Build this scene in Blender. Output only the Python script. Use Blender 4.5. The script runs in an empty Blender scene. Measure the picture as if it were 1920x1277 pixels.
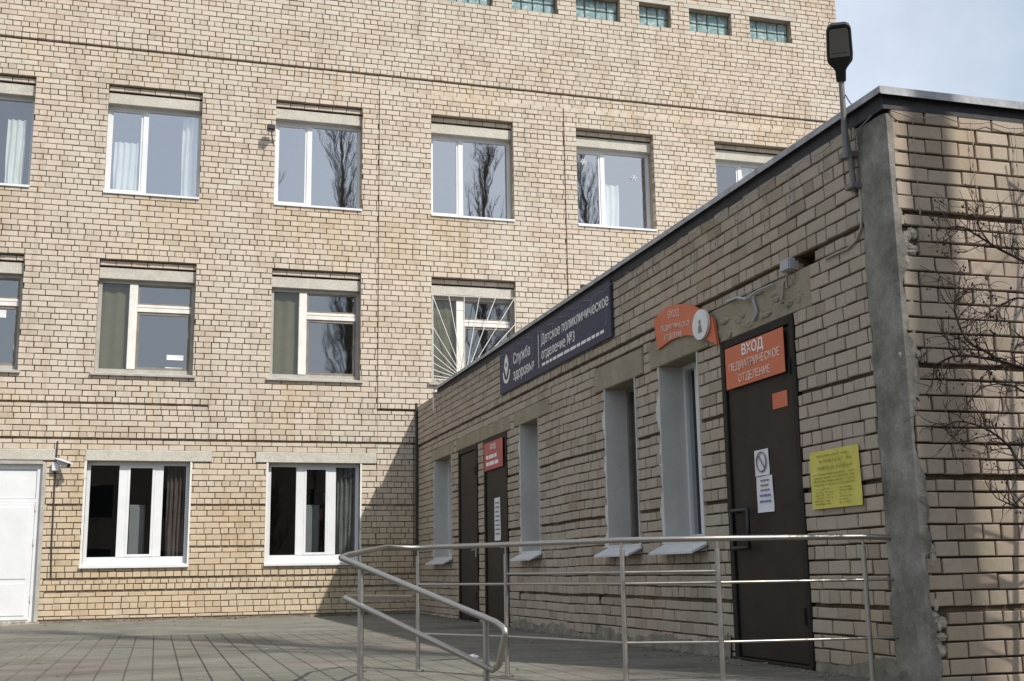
import bpy, math, random
from mathutils import Vector, Matrix
rnd = random.Random(7)
SC = bpy.context.scene
COL = SC.collection
PI = math.pi

# ------------------------------------------------------------------ camera, sky, sun, exposure
CAMZ, CAMD = 0.71, 20.8            # camera height above the paving, distance to the facade (facade is y = 0)
F_PX, YAW, PITCH, ROLL = 2204.2, math.radians(16.703), math.radians(11.092), math.radians(-0.907)
SUN = Vector((1.0, -1.8, 2.15)).normalized()

cf = Vector((math.cos(PITCH)*math.sin(YAW), math.cos(PITCH)*math.cos(YAW), math.sin(PITCH)))
r0 = Vector((math.cos(YAW), -math.sin(YAW), 0)); u0 = r0.cross(cf)
cr = math.cos(ROLL)*r0 + math.sin(ROLL)*u0
cu = cr.cross(cf)
cam = bpy.data.cameras.new('camera'); camo = bpy.data.objects.new('camera', cam); COL.objects.link(camo)
CAM = Vector((0, -CAMD, CAMZ))
camo.matrix_world = Matrix(((cr.x, cu.x, -cf.x, CAM.x), (cr.y, cu.y, -cf.y, CAM.y), (cr.z, cu.z, -cf.z, CAM.z), (0, 0, 0, 1)))
cam.sensor_width = 36; cam.lens = F_PX/1920*36; cam.clip_start = 0.1; cam.clip_end = 3000
SC.camera = camo

world = bpy.data.worlds.new('World'); SC.world = world; world.use_nodes = True
wt = world.node_tree; wn = wt.nodes; bg = wn['Background']
sky = wn.new('ShaderNodeTexSky'); sky.sky_type = 'NISHITA'; sky.sun_disc = False
sky.sun_elevation = math.asin(SUN.z); sky.sun_rotation = math.atan2(SUN.x, SUN.y)
sky.air_density = 1.0; sky.dust_density = 1.5; sky.ozone_density = 1.0
tc = wn.new('ShaderNodeTexCoord'); nz = wn.new('ShaderNodeTexNoise')
nz.inputs['Scale'].default_value = 2.2; nz.inputs['Detail'].default_value = 6; nz.inputs['Roughness'].default_value = 0.55
cr_ = wn.new('ShaderNodeValToRGB'); cr_.color_ramp.elements[0].position = 0.30; cr_.color_ramp.elements[1].position = 0.72
cr_.color_ramp.elements[0].color = (0.28, 0.28, 0.28, 1); cr_.color_ramp.elements[1].color = (0.95, 0.95, 0.95, 1)
mx = wn.new('ShaderNodeMixRGB'); mx.inputs['Color2'].default_value = (8.2, 8.9, 9.8, 1)   # thin high cloud
wt.links.new(tc.outputs['Generated'], nz.inputs['Vector']); wt.links.new(nz.outputs['Fac'], cr_.inputs['Fac'])
wt.links.new(cr_.outputs['Color'], mx.inputs['Fac']); wt.links.new(sky.outputs['Color'], mx.inputs['Color1'])
wt.links.new(mx.outputs['Color'], bg.inputs['Color']); bg.inputs['Strength'].default_value = 0.10

sl = bpy.data.lights.new('sun', 'SUN'); sl.energy = 4.0; sl.angle = math.radians(0.7); sl.color = (1.0, 0.955, 0.89)
slo = bpy.data.objects.new('sun', sl); COL.objects.link(slo); slo.location = (10, -30, 30)
slo.rotation_euler = SUN.to_track_quat('Z', 'Y').to_euler()
SC.view_settings.view_transform = 'Standard'; SC.view_settings.look = 'None'
SC.view_settings.exposure = 0.32; SC.view_settings.gamma = 1.0; SC.view_settings.use_curve_mapping = False

# ------------------------------------------------------------------ pixel -> direction helpers (photo 1920 x 1277)
XA, YE = 4.449, -14.54             # annex side wall plane x = XA, annex end wall plane y = YE
def ray(px, py): return cr*((px-960)/F_PX) - cu*((py-638.5)/F_PX) + cf
def onx(px, py, X=XA):
    r = ray(px, py); return CAM + r*((X-CAM.x)/r.x)
def ony(px, py, Y=0.0):
    r = ray(px, py); return CAM + r*((Y-CAM.y)/r.y)
def proj(P):
    d = Vector(P)-CAM; z = d.dot(cf); return (960+F_PX*d.dot(cr)/z, 638.5-F_PX*d.dot(cu)/z, z)

# ------------------------------------------------------------------ materials
MATS = {}
def principled(name, col, rough=0.8, metal=0.0, spec=0.5):
    m = bpy.data.materials.new(name); m.use_nodes = True; b = m.node_tree.nodes['Principled BSDF']
    b.inputs['Base Color'].default_value = (*col, 1); b.inputs['Roughness'].default_value = rough
    b.inputs['Metallic'].default_value = metal; b.inputs['Specular IOR Level'].default_value = spec
    MATS[name] = m; return m
class NT:
    def __init__(s, m): s.t = m.node_tree; s.n = s.t.nodes; s.b = s.n['Principled BSDF']
    def new(s, t, **kw):
        n = s.n.new(t)
        for k, v in kw.items(): setattr(n, k, v)
        return n
    def link(s, a, b): s.t.links.new(a, b)
    def pos(s):
        g = s.new('ShaderNodeNewGeometry'); return g.outputs['Position']
    def noise(s, scale, detail=4, rough=0.6, stretch=None, vec=None):
        v = vec or s.pos()
        if stretch:
            mp = s.new('ShaderNodeMapping'); mp.inputs['Scale'].default_value = stretch; s.link(v, mp.inputs['Vector']); v = mp.outputs['Vector']
        n = s.new('ShaderNodeTexNoise'); n.inputs['Scale'].default_value = scale; n.inputs['Detail'].default_value = detail
        n.inputs['Roughness'].default_value = rough; s.link(v, n.inputs['Vector']); return n.outputs['Fac']
    def ramp(s, fac, stops):
        r = s.new('ShaderNodeValToRGB'); e = r.color_ramp.elements
        while len(e) < len(stops): e.new(0.5)
        for i, (p, c) in enumerate(stops):
            e[i].position = p; e[i].color = (*c, 1) if len(c) == 3 else c
        s.link(fac, r.inputs['Fac']); return r.outputs['Color']
    def mix(s, fac, a, b, mode='MIX'):
        m = s.new('ShaderNodeMixRGB', blend_type=mode)
        for v, k in ((fac, 'Fac'), (a, 'Color1'), (b, 'Color2')):
            if hasattr(v, 'is_linked'): s.link(v, m.inputs[k])
            elif isinstance(v, (int, float)): m.inputs[k].default_value = v
            else: m.inputs[k].default_value = (*v, 1)
        return m.outputs['Color']
    def math(s, op, a, b=None):
        m = s.new('ShaderNodeMath', operation=op)
        for i, v in enumerate((a, b)):
            if v is None: continue
            if hasattr(v, 'is_linked'): s.link(v, m.inputs[i])
            else: m.inputs[i].default_value = v
        return m.outputs[0]
    def rand(s):
        g = s.new('ShaderNodeNewGeometry'); o = s.new('ShaderNodeObjectInfo')
        return s.math('FRACT', s.math('ADD', g.outputs['Random Per Island'], s.math('MULTIPLY', o.outputs['Random'], 7.31)))
    def color(s, c): s.link(c, s.b.inputs['Base Color'])
    def bump(s, h, strength=0.3, dist=0.01):
        b = s.new('ShaderNodeBump'); b.inputs['Strength'].default_value = strength; b.inputs['Distance'].default_value = dist
        s.link(h, b.inputs['Height']); s.link(b.outputs['Normal'], s.b.inputs['Normal'])
V3 = lambda k: (k, k, k)

def brick_mat(name, stops, yellow=None, grime=None, streak=0.84, sills=False):
    m = principled(name, (0.4, 0.33, 0.25), 0.9, spec=0.25); t = NT(m)
    c = t.ramp(t.rand(), stops)
    if yellow:   # warmer clay towards patches of its own
        z = t.new('ShaderNodeSeparateXYZ'); t.link(t.pos(), z.inputs[0])
        f = t.ramp(t.math('ADD', t.math('MULTIPLY', z.outputs['Z'], -0.16), t.math('ADD', t.noise(0.35, 3), 0.42)), [(0.40, V3(0)), (0.72, V3(0.85))])
        c = t.mix(f, c, t.mix(1.0, c, yellow, 'MULTIPLY'))
    big = t.noise(0.9, 5, 0.65)
    c = t.mix(1.0, c, t.ramp(big, [(0.28, (0.92, 0.885, 0.83)), (0.5, V3(1.0)), (0.70, (1.0, 1.02, 1.03))]), 'MULTIPLY')
    st = t.noise(1.6, 5, 0.7, stretch=(2.2, 2.2, 0.22))                # rain streaks
    c = t.mix(1.0, c, t.ramp(st, [(0.28, (streak, streak*.965, streak*.91)), (0.50, V3(1.0))]), 'MULTIPLY')
    fine = t.noise(28, 4, 0.7)
    c = t.mix(1.0, c, t.ramp(fine, [(0.25, V3(0.88)), (0.7, V3(1.05))]), 'MULTIPLY')
    hue = t.noise(0.33, 3, 0.55, stretch=(1.6, 1, 0.7))                # broad patches of paler, greener and yellower clay
    c = t.mix(1.0, c, t.ramp(hue, [(0.34, (1.01, 0.985, 0.92)), (0.47, V3(1.0)), (0.60, (0.99, 1.015, 1.02))]), 'MULTIPLY')
    if sills:      # rust-yellow runs below the window sills
        z = t.new('ShaderNodeSeparateXYZ'); t.link(t.pos(), z.inputs[0]); acc = None
        px_ = t.math('FRACT', t.math('DIVIDE', t.math('ADD', z.outputs['X'], 1.25+2.95*4), 2.95))
        inx = t.ramp(px_, [(0.0, V3(0.4)), (0.03, V3(1)), (0.56, V3(1)), (0.64, V3(0))])
        for sz in (7.3, 4.1, 10.0):
            d_ = t.math('SUBTRACT', sz, z.outputs['Z']); m_ = t.ramp(t.math('MULTIPLY', d_, 0.8), [(0.0, V3(0)), (0.02, V3(1)), (0.9, V3(0))])
            acc = m_ if acc is None else t.mix(1.0, acc, m_, 'ADD')
        run = t.ramp(t.noise(2.6, 5, 0.7, stretch=(1.5, 1, 0.16)), [(0.46, V3(0)), (0.64, V3(0.8))])
        f = t.mix(1.0, t.mix(1.0, acc, inx, 'MULTIPLY'), run, 'MULTIPLY')
        c = t.mix(f, c, t.mix(1.0, c, (0.92, 0.845, 0.68), 'MULTIPLY'))
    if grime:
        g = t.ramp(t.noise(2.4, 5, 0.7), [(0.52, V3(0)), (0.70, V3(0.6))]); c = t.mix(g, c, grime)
    t.color(c); t.bump(t.noise(75, 4, 0.7), 0.35, 0.004); return m
brick_mat('brick_facade', [(0.0, (0.455, 0.382, 0.305)), (0.2, (0.502, 0.43, 0.351)), (0.5, (0.522, 0.452, 0.373)), (0.8, (0.538, 0.451, 0.378)), (1.0, (0.525, 0.472, 0.395))], yellow=(0.965, 0.895, 0.74), sills=True)
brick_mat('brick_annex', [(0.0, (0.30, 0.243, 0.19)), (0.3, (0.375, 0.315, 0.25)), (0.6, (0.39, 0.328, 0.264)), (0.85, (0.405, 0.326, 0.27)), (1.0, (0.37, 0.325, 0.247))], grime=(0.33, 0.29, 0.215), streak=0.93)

m = principled('mortar', (0.10, 0.075, 0.05), 0.95, spec=0.1); t = NT(m)
t.color(t.ramp(t.noise(3.0, 6, 0.75), [(0.30, (0.055, 0.04, 0.027)), (0.58, (0.12, 0.09, 0.06)), (0.76, (0.27, 0.22, 0.165))])); t.bump(t.noise(60), 0.5, 0.006)
m = principled('mortar_pale', (0.17, 0.135, 0.1), 0.95, spec=0.1); t = NT(m)
t.color(t.ramp(t.noise(2.2, 6, 0.75), [(0.30, (0.11, 0.083, 0.058)), (0.52, (0.23, 0.185, 0.14)), (0.70, (0.42, 0.35, 0.28))])); t.bump(t.noise(60), 0.5, 0.006)
principled('joint_sand', (0.105, 0.098, 0.078), 0.95, spec=0.1)
def concrete(name, a, b, s=5, mossy=None):
    m = principled(name, a, 0.92, spec=0.2); t = NT(m)
    c = t.ramp(t.noise(s, 7, 0.7), [(0.30, a), (0.70, b)])
    c = t.mix(1.0, c, t.ramp(t.noise(45, 4, 0.7), [(0.3, V3(0.8)), (0.7, V3(1.08))]), 'MULTIPLY')
    if mossy: c = t.mix(t.ramp(t.noise(1.7, 5, 0.7), [(0.50, V3(0)), (0.72, V3(0.7))]), c, mossy)
    t.color(c); t.bump(t.math('ADD', t.noise(30, 6, 0.75), t.noise(7, 5, 0.6)), 0.7, 0.014); return m
concrete('plaster_grey', (0.10, 0.094, 0.084), (0.36, 0.34, 0.30), 3.2, (0.15, 0.145, 0.095))
concrete('lintel_light', (0.42, 0.40, 0.35), (0.56, 0.53, 0.46), 4)
concrete('lintel_olive', (0.24, 0.205, 0.15), (0.37, 0.32, 0.24), 3, (0.27, 0.235, 0.155))
concrete('rubble', (0.28, 0.25, 0.20), (0.52, 0.47, 0.39), 9, (0.22, 0.22, 0.15))
concrete('skim', (0.10, 0.09, 0.07), (0.33, 0.30, 0.24), 5.0, (0.13, 0.125, 0.075))
concrete('screed', (0.13, 0.124, 0.105), (0.235, 0.225, 0.19), 1.1)
concrete('asphalt', (0.045, 0.045, 0.045), (0.075, 0.073, 0.07), 6)
concrete('reveal_brick', (0.30, 0.24, 0.18), (0.42, 0.34, 0.26), 8)
def paint(name, a, b, rough=0.5, s=4, chips=None, spec=0.4):
    m = principled(name, a, rough, spec=spec); t = NT(m)
    c = t.ramp(t.noise(s, 6, 0.7), [(0.32, a), (0.68, b)])
    if chips: c = t.mix(t.ramp(t.noise(14, 5, 0.75), [(0.66, V3(0)), (0.70, V3(0.9))]), c, chips)
    t.color(c); t.bump(t.noise(25, 4), 0.15, 0.004); return m
paint('white_pvc', (0.60, 0.61, 0.62), (0.68, 0.69, 0.70), 0.35, 2)
paint('old_white', (0.58, 0.565, 0.52), (0.72, 0.70, 0.65), 0.6, 5, (0.30, 0.25, 0.19))
paint('old_brown', (0.14, 0.12, 0.10), (0.24, 0.21, 0.18), 0.7, 5)
paint('old_grey', (0.30, 0.28, 0.25), (0.42, 0.40, 0.36), 0.7, 5)
paint('reveal_white', (0.44, 0.44, 0.42), (0.58, 0.58, 0.55), 0.75, 1.3, (0.22, 0.20, 0.17))
paint('sill_white', (0.46, 0.46, 0.48), (0.58, 0.58, 0.60), 0.6, 3)
paint('door_brown', (0.020, 0.014, 0.011), (0.034, 0.025, 0.019), 0.6, 3, None, 0.2)
paint('door_frame_brown', (0.012, 0.009, 0.007), (0.02, 0.015, 0.012), 0.6, 3, None, 0.2)
paint('felt_black', (0.018, 0.018, 0.02), (0.045, 0.042, 0.048), 0.7, 8)
paint('coping_metal', (0.22, 0.22, 0.235), (0.46, 0.46, 0.475), 0.55, 6, None, 0.3)
principled('black_plastic', (0.012, 0.012, 0.013), 0.45)
principled('lens_grey', (0.20, 0.195, 0.185), 0.35)
principled('cable_dark', (0.035, 0.028, 0.022), 0.7)
principled('cable_light', (0.33, 0.305, 0.26), 0.6); principled('garland_wire', (0.25, 0.23, 0.20), 0.6)
principled('pole_grey', (0.17, 0.16, 0.155), 0.6, 0.2)
principled('box_grey', (0.36, 0.36, 0.37), 0.6)
m = principled('stainless', (0.36, 0.335, 0.305), 0.30, 1.0); t = NT(m)
t.link(t.ramp(t.noise(9, 5, 0.7), [(0.3, V3(0.34)), (0.7, V3(0.55))]), t.b.inputs['Roughness'])
paint('sign_orange', (0.50, 0.115, 0.05), (0.57, 0.145, 0.065), 0.5, 2)
paint('sign_red', (0.36, 0.055, 0.055), (0.44, 0.085, 0.085), 0.5, 2)
paint('sign_blue', (0.046, 0.047, 0.082), (0.060, 0.061, 0.10), 0.6, 2, None, 0.2)
paint('sign_white', (0.62, 0.61, 0.60), (0.74, 0.73, 0.72), 0.6, 6)
paint('text_white', (0.72, 0.68, 0.66), (0.80, 0.77, 0.75), 0.6, 9)
paint('text_pink', (0.72, 0.50, 0.42), (0.80, 0.60, 0.52), 0.6, 12)
paint('paper_white', (0.60, 0.60, 0.62), (0.72, 0.72, 0.74), 0.8, 8)
paint('paper_yellow', (0.50, 0.45, 0.085), (0.62, 0.56, 0.13), 0.8, 7)
principled('ink_dark', (0.05, 0.05, 0.045), 0.8)
principled('ink_olive', (0.30, 0.26, 0.04), 0.8)
principled('ink_blue', (0.15, 0.17, 0.36), 0.8)
principled('ink_grey', (0.22, 0.20, 0.20), 0.8)
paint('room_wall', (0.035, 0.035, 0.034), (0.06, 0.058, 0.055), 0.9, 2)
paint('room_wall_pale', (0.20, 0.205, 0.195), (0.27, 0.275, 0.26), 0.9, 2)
paint('curtain_olive', (0.24, 0.235, 0.185), (0.30, 0.295, 0.24), 0.9, 3)
paint('curtain_pale', (0.62, 0.66, 0.60), (0.74, 0.77, 0.72), 0.9, 3)
paint('curtain_brown', (0.075, 0.055, 0.05), (0.13, 0.10, 0.09), 0.9, 4)
paint('curtain_grey', (0.10, 0.10, 0.095), (0.18, 0.18, 0.17), 0.9, 4)
paint('cabinet_pale', (0.17, 0.18, 0.18), (0.23, 0.24, 0.24), 0.7, 2)
def bark(name, a, b):
    m = principled(name, a, 0.9, spec=0.2); t = NT(m); t.color(t.ramp(t.noise(9, 5, 0.7), [(0.3, a), (0.7, b)])); return m
bark('poplar_bark', (0.10, 0.088, 0.07), (0.20, 0.175, 0.145)); bark('twig_bark', (0.022, 0.015, 0.012), (0.06, 0.043, 0.034))
def glass(name, refl, tint, rough=0.0, wav=0.02, sc=1.3):
    m = bpy.data.materials.new(name); m.use_nodes = True; t = m.node_tree; n = t.nodes; n.remove(n['Principled BSDF'])
    out = n['Material Output']; tr = n.new('ShaderNodeBsdfTransparent'); tr.inputs[0].default_value = (*tint, 1)
    gl = n.new('ShaderNodeBsdfGlossy'); gl.inputs['Roughness'].default_value = rough; gl.inputs['Color'].default_value = (0.95, 0.97, 1.0, 1)
    fr = n.new('ShaderNodeLayerWeight'); fr.inputs['Blend'].default_value = 0.5     # same from both sides of the sheet
    pw = n.new('ShaderNodeMath'); pw.operation = 'POWER'; pw.inputs[1].default_value = 5.0; t.links.new(fr.outputs['Facing'], pw.inputs[0])
    ad = n.new('ShaderNodeMath'); ad.operation = 'MULTIPLY_ADD'; ad.use_clamp = True; ad.inputs[1].default_value = 1-refl; ad.inputs[2].default_value = refl; t.links.new(pw.outputs[0], ad.inputs[0])
    mx = n.new('ShaderNodeMixShader'); t.links.new(ad.outputs[0], mx.inputs[0]); t.links.new(tr.outputs[0], mx.inputs[1]); t.links.new(gl.outputs[0], mx.inputs[2])
    ge = n.new('ShaderNodeNewGeometry'); no = n.new('ShaderNodeTexNoise'); no.inputs['Scale'].default_value = sc; no.inputs['Detail'].default_value = 2
    bp = n.new('ShaderNodeBump'); bp.inputs['Strength'].default_value = 1.0; bp.inputs['Distance'].default_value = wav
    t.links.new(ge.outputs['Position'], no.inputs['Vector']); t.links.new(no.outputs['Fac'], bp.inputs['Height']); t.links.new(bp.outputs['Normal'], gl.inputs['Normal'])
    t.links.new(mx.outputs[0], out.inputs['Surface']); MATS[name] = m; return m
glass('glass_coated', 0.44, (0.93, 0.95, 0.95), rough=0.012, wav=0.0016)
glass('glass_mid', 0.26, (0.85, 0.87, 0.87), rough=0.012, wav=0.0016)
glass('glass_old', 0.24, (0.70, 0.72, 0.70), rough=0.02, wav=0.002)
glass('glass_dull', 0.07, (0.60, 0.60, 0.54), rough=0.12, wav=0.0015)
glass('glass_clear', 0.085, (0.82, 0.85, 0.86), wav=0.001)
m = principled('glass_block', (0.20, 0.30, 0.30), 0.12); t = NT(m)
t.color(t.ramp(t.noise(9, 4, 0.7), [(0.3, (0.10, 0.17, 0.17)), (0.55, (0.24, 0.35, 0.35)), (0.72, (0.52, 0.60, 0.58))])); t.bump(t.noise(30), 0.5, 0.01)
m = principled('paver', (0.3, 0.28, 0.25), 0.9, spec=0.25); t = NT(m)
c = t.ramp(t.rand(), [(0.0, (0.158, 0.150, 0.124)), (0.5, (0.166, 0.158, 0.131)), (1.0, (0.175, 0.166, 0.138))])
c = t.mix(t.ramp(t.noise(0.55, 2, 0.5), [(0.54, V3(0)), (0.62, V3(0.5))]), c, (0.18, 0.142, 0.13))
c = t.mix(1.0, c, t.ramp(t.noise(1.1, 7, 0.75, stretch=(0.55, 1.2, 1)), [(0.32, V3(0.55)), (0.50, V3(0.92)), (0.68, V3(1.2))]), 'MULTIPLY')
c = t.mix(1.0, c, t.ramp(t.noise(35, 4, 0.7), [(0.3, V3(0.78)), (0.7, V3(1.1))]), 'MULTIPLY')
t.color(c); t.bump(t.noise(60), 0.4, 0.004)
m = principled('grass_soil', (0.1, 0.09, 0.06), 0.95, spec=0.1); t = NT(m)
t.color(t.ramp(t.noise(1.3, 6, 0.7), [(0.35, (0.075, 0.06, 0.042)), (0.65, (0.12, 0.115, 0.06))]))

# ------------------------------------------------------------------ mesh helpers
class MB:
    def __init__(s): s.v = []; s.f = []; s.sm = []
    def add(s, vs, fs, smooth=False):
        o = len(s.v); s.v += [tuple(v) for v in vs]; s.f += [tuple(i+o for i in f) for f in fs]; s.sm += [smooth]*len(fs); return s
    def box(s, x0, x1, y0, y1, z0, z1):
        if x0 > x1: x0, x1 = x1, x0
        if y0 > y1: y0, y1 = y1, y0
        if z0 > z1: z0, z1 = z1, z0
        return s.add([(x0,y0,z0),(x1,y0,z0),(x1,y1,z0),(x0,y1,z0),(x0,y0,z1),(x1,y0,z1),(x1,y1,z1),(x0,y1,z1)],
                     [(0,3,2,1),(4,5,6,7),(0,1,5,4),(1,2,6,5),(2,3,7,6),(3,0,4,7)])
    def bevbox(s, x0, x1, y0, y1, z0, z1, b=0.01):
        if x0 > x1: x0, x1 = x1, x0
        if y0 > y1: y0, y1 = y1, y0
        if z0 > z1: z0, z1 = z1, z0
        vs = []; ix = {}
        for i, x in enumerate((x0, x1)):
            for j, y in enumerate((y0, y1)):
                for k, z in enumerate((z0, z1)):
                    sx, sy, sz = (b, -b)[i], (b, -b)[j], (b, -b)[k]
                    for a, p in enumerate(((x, y+sy, z+sz), (x+sx, y, z+sz), (x+sx, y+sy, z))):
                        ix[i, j, k, a] = len(vs); vs.append(p)
        fs = []
        for i in (0, 1):
            q = [ix[i,0,0,0], ix[i,1,0,0], ix[i,1,1,0], ix[i,0,1,0]]; fs.append(tuple(q if i else q[::-1]))
            q = [ix[0,i,0,1], ix[0,i,1,1], ix[1,i,1,1], ix[1,i,0,1]]; fs.append(tuple(q if i else q[::-1]))
            q = [ix[0,0,i,2], ix[1,0,i,2], ix[1,1,i,2], ix[0,1,i,2]]; fs.append(tuple(q if i else q[::-1]))
        for j in (0, 1):
            for k in (0, 1):
                fs.append((ix[0,j,k,1], ix[1,j,k,1], ix[1,j,k,2], ix[0,j,k,2]))
                fs.append((ix[j,0,k,0], ix[j,1,k,0], ix[j,1,k,2], ix[j,0,k,2]))
                fs.append((ix[j,k,0,0], ix[j,k,1,0], ix[j,k,1,1], ix[j,k,0,1]))
                for i in (0, 1): fs.append((ix[i,j,k,0], ix[i,j,k,1], ix[i,j,k,2]))
        return s.add(vs, fs)
    def tube(s, pts, r, n=8, cap=True):
        pts = [Vector(p) for p in pts]; rs = r if isinstance(r, (list, tuple)) else [r]*len(pts)
        rings = []; up = None
        for i, p in enumerate(pts):
            d = (pts[min(i+1, len(pts)-1)]-pts[max(i-1, 0)]).normalized()
            if up is None: up = Vector((0, 0, 1)) if abs(d.z) < 0.9 else Vector((1, 0, 0))
            a = (up-d*up.dot(d)).normalized(); b = d.cross(a); up = a
            rings.append([p+(a*math.cos(2*PI*k/n)+b*math.sin(2*PI*k/n))*rs[i] for k in range(n)])
        vs = [q for R in rings for q in R]; fs = []
        for i in range(len(pts)-1):
            for k in range(n): fs.append((i*n+k, i*n+(k+1) % n, (i+1)*n+(k+1) % n, (i+1)*n+k))
        s.add(vs, fs, n > 4)
        if cap and n > 3: s.add(rings[0][::-1], [tuple(range(n))]).add(rings[-1], [tuple(range(n))])
        return s
    def prism(s, poly, fmap, d0, d1):
        n = len(poly); vs = [fmap(u, d0, z) for u, z in poly]+[fmap(u, d1, z) for u, z in poly]
        fs = [tuple(range(n)), tuple(range(2*n-1, n-1, -1))]+[(i, i+n, (i+1) % n+n, (i+1) % n) for i in range(n)]
        return s.add(vs, fs)
    def mesh(s, name, mat):
        me = bpy.data.meshes.new(name); me.from_pydata(s.v, [], s.f); me.polygons.foreach_set('use_smooth', s.sm)
        if mat: me.materials.append(MATS[mat])
        me.update(); return me
    def build(s, name, mat, parent=None): return link(name, s.mesh(name, mat), parent)
def link(name, data, parent=None):
    o = bpy.data.objects.new(name, data); COL.objects.link(o)
    if parent: o.parent = parent
    return o
def thing(name, label, cat, group=None, loc=(0, 0, 0)):
    o = link(name, None); o.location = loc; o.empty_display_size = 0.2; return tag(o, label, cat, group)
def tag(o, label, cat, group=None):
    o['label'] = label; o['category'] = cat
    if group: o['group'] = group
    return o
def struct(o): o['kind'] = 'structure'; return o
def stuff(o): o['kind'] = 'stuff'; return o
def kid(o, parent):
    """parent an object built in world coordinates to an Empty that may stand away from the origin"""
    o.parent = parent; o.matrix_parent_inverse = Matrix.Translation(-Vector(parent.location)); return o
def smooth(pts, n=5):    # Catmull-Rom
    pts = [Vector(p) for p in pts]; out = []
    for i in range(len(pts)-1):
        a, b, c, d = pts[max(i-1, 0)], pts[i], pts[i+1], pts[min(i+2, len(pts)-1)]
        for k in range(n):
            t = k/n; out.append(0.5*((2*b)+(c-a)*t+(2*a-5*b+4*c-d)*t*t+(3*b-a-3*c+d)*t**3))
    return out+[pts[-1]]
FM = lambda u, d, z: (u, -d, z)                 # facade: d = metres proud of the wall
WM = lambda u, d, z: (XA-d, -u, z)              # annex side wall: u = metres from the facade
EM = lambda u, d, z: (u, YE-d, z)               # annex end wall

# ------------------------------------------------------------------ bricks
PITCH_Z, BH, BL, BHD, JT = 0.1, 0.088, 0.25, 0.12, 0.01
def brick_geo(r, fmap, ua, ub, za, zb, d, back=-0.04, ch=0.005):
    j = lambda a: r.uniform(-a, a)
    ti, tj = j(0.002), j(0.002)
    cs = [(ua+j(.0016), za+j(.0016)), (ub+j(.0016), za+j(.0016)), (ub+j(.0016), zb+j(.0016)), (ua+j(.0016), zb+j(.0016))]
    inn = [(u+(ch if i in (0, 3) else -ch), z+(ch if i < 2 else -ch)) for i, (u, z) in enumerate(cs)]
    dd = [d+ti*(1 if i in (1, 2) else -1)+tj*(1 if i > 1 else -1) for i in range(4)]
    vs = [fmap(u, back, z) for u, z in cs]+[fmap(u, dd[i]-ch*0.8, z) for i, (u, z) in enumerate(cs)]+[fmap(u, dd[i], z) for i, (u, z) in enumerate(inn)]
    fs = []
    for a in (0, 4):
        for i in range(4): fs.append((a+i, a+i+4, a+(i+1) % 4+4, a+(i+1) % 4))
    fs.append((8, 9, 10, 11)[::-1]); return vs, fs
def layout(r, u0, u1, z0, z1, zoff, holes, header, open_below, gape=0.022, wob=None, foot=0.0):
    """rows of bricks as (ua, ub, za, zb, full): header(k) -> bool, open_below(zline, u) -> True where the bed joint under a row gapes"""
    out = []; k = int(math.floor((z0-zoff)/PITCH_Z))
    while zoff+k*PITCH_Z < z1-0.03:
        zl = zoff+k*PITCH_Z; L = BHD if header(k) else BL
        a = u0-r.random()*0.02-(0.0 if k % 2 else (L+JT)/2)
        while a < u1:
            jl = L+r.uniform(-.004, .004); b = a+jl
            segs = [(max(a, u0), min(b, u1))]
            for hu0, hu1, hz0, hz1 in holes:
                if min(zl+PITCH_Z, hz1)-max(zl, hz0) < 0.05: continue
                ns = []
                for p, q in segs:
                    if q <= hu0 or p >= hu1: ns.append((p, q)); continue
                    if p < hu0: ns.append((p, hu0))
                    if q > hu1: ns.append((hu1, q))
                segs = ns
            for p, q in segs:
                if q-p < 0.014: continue
                jz = r.uniform(-.0022, .0022); za, zb = zl+0.006+jz, zl+0.006+BH+jz+r.uniform(-.002, .002)
                if open_below(zl+PITCH_Z, (p+q)/2): zb -= gape
                if open_below(zl, (p+q)/2): za += 0.004
                za = max(za, foot)
                if wob: w_ = wob((p+q)/2, zl); za += w_; zb += w_
                if zb > z1+0.02 or za < z0-0.02: continue
                out.append((p, q, za, zb, q-p > L-0.01))
            a = b+JT+r.uniform(-.003, .006)
        k += 1
    return out
VAR = {}
def brick_variants(matname, L):
    if (matname, L) not in VAR:
        r = random.Random(int(L*100)); VAR[matname, L] = []
        for i in range(5):
            mb = MB(); mb.add(*brick_geo(r, lambda u, d, z: (u, -d, z), -L/2, L/2, -BH/2, BH/2, 0.014)); VAR[matname, L].append(mb.mesh('brick', matname))
    return VAR[matname, L]
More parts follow.
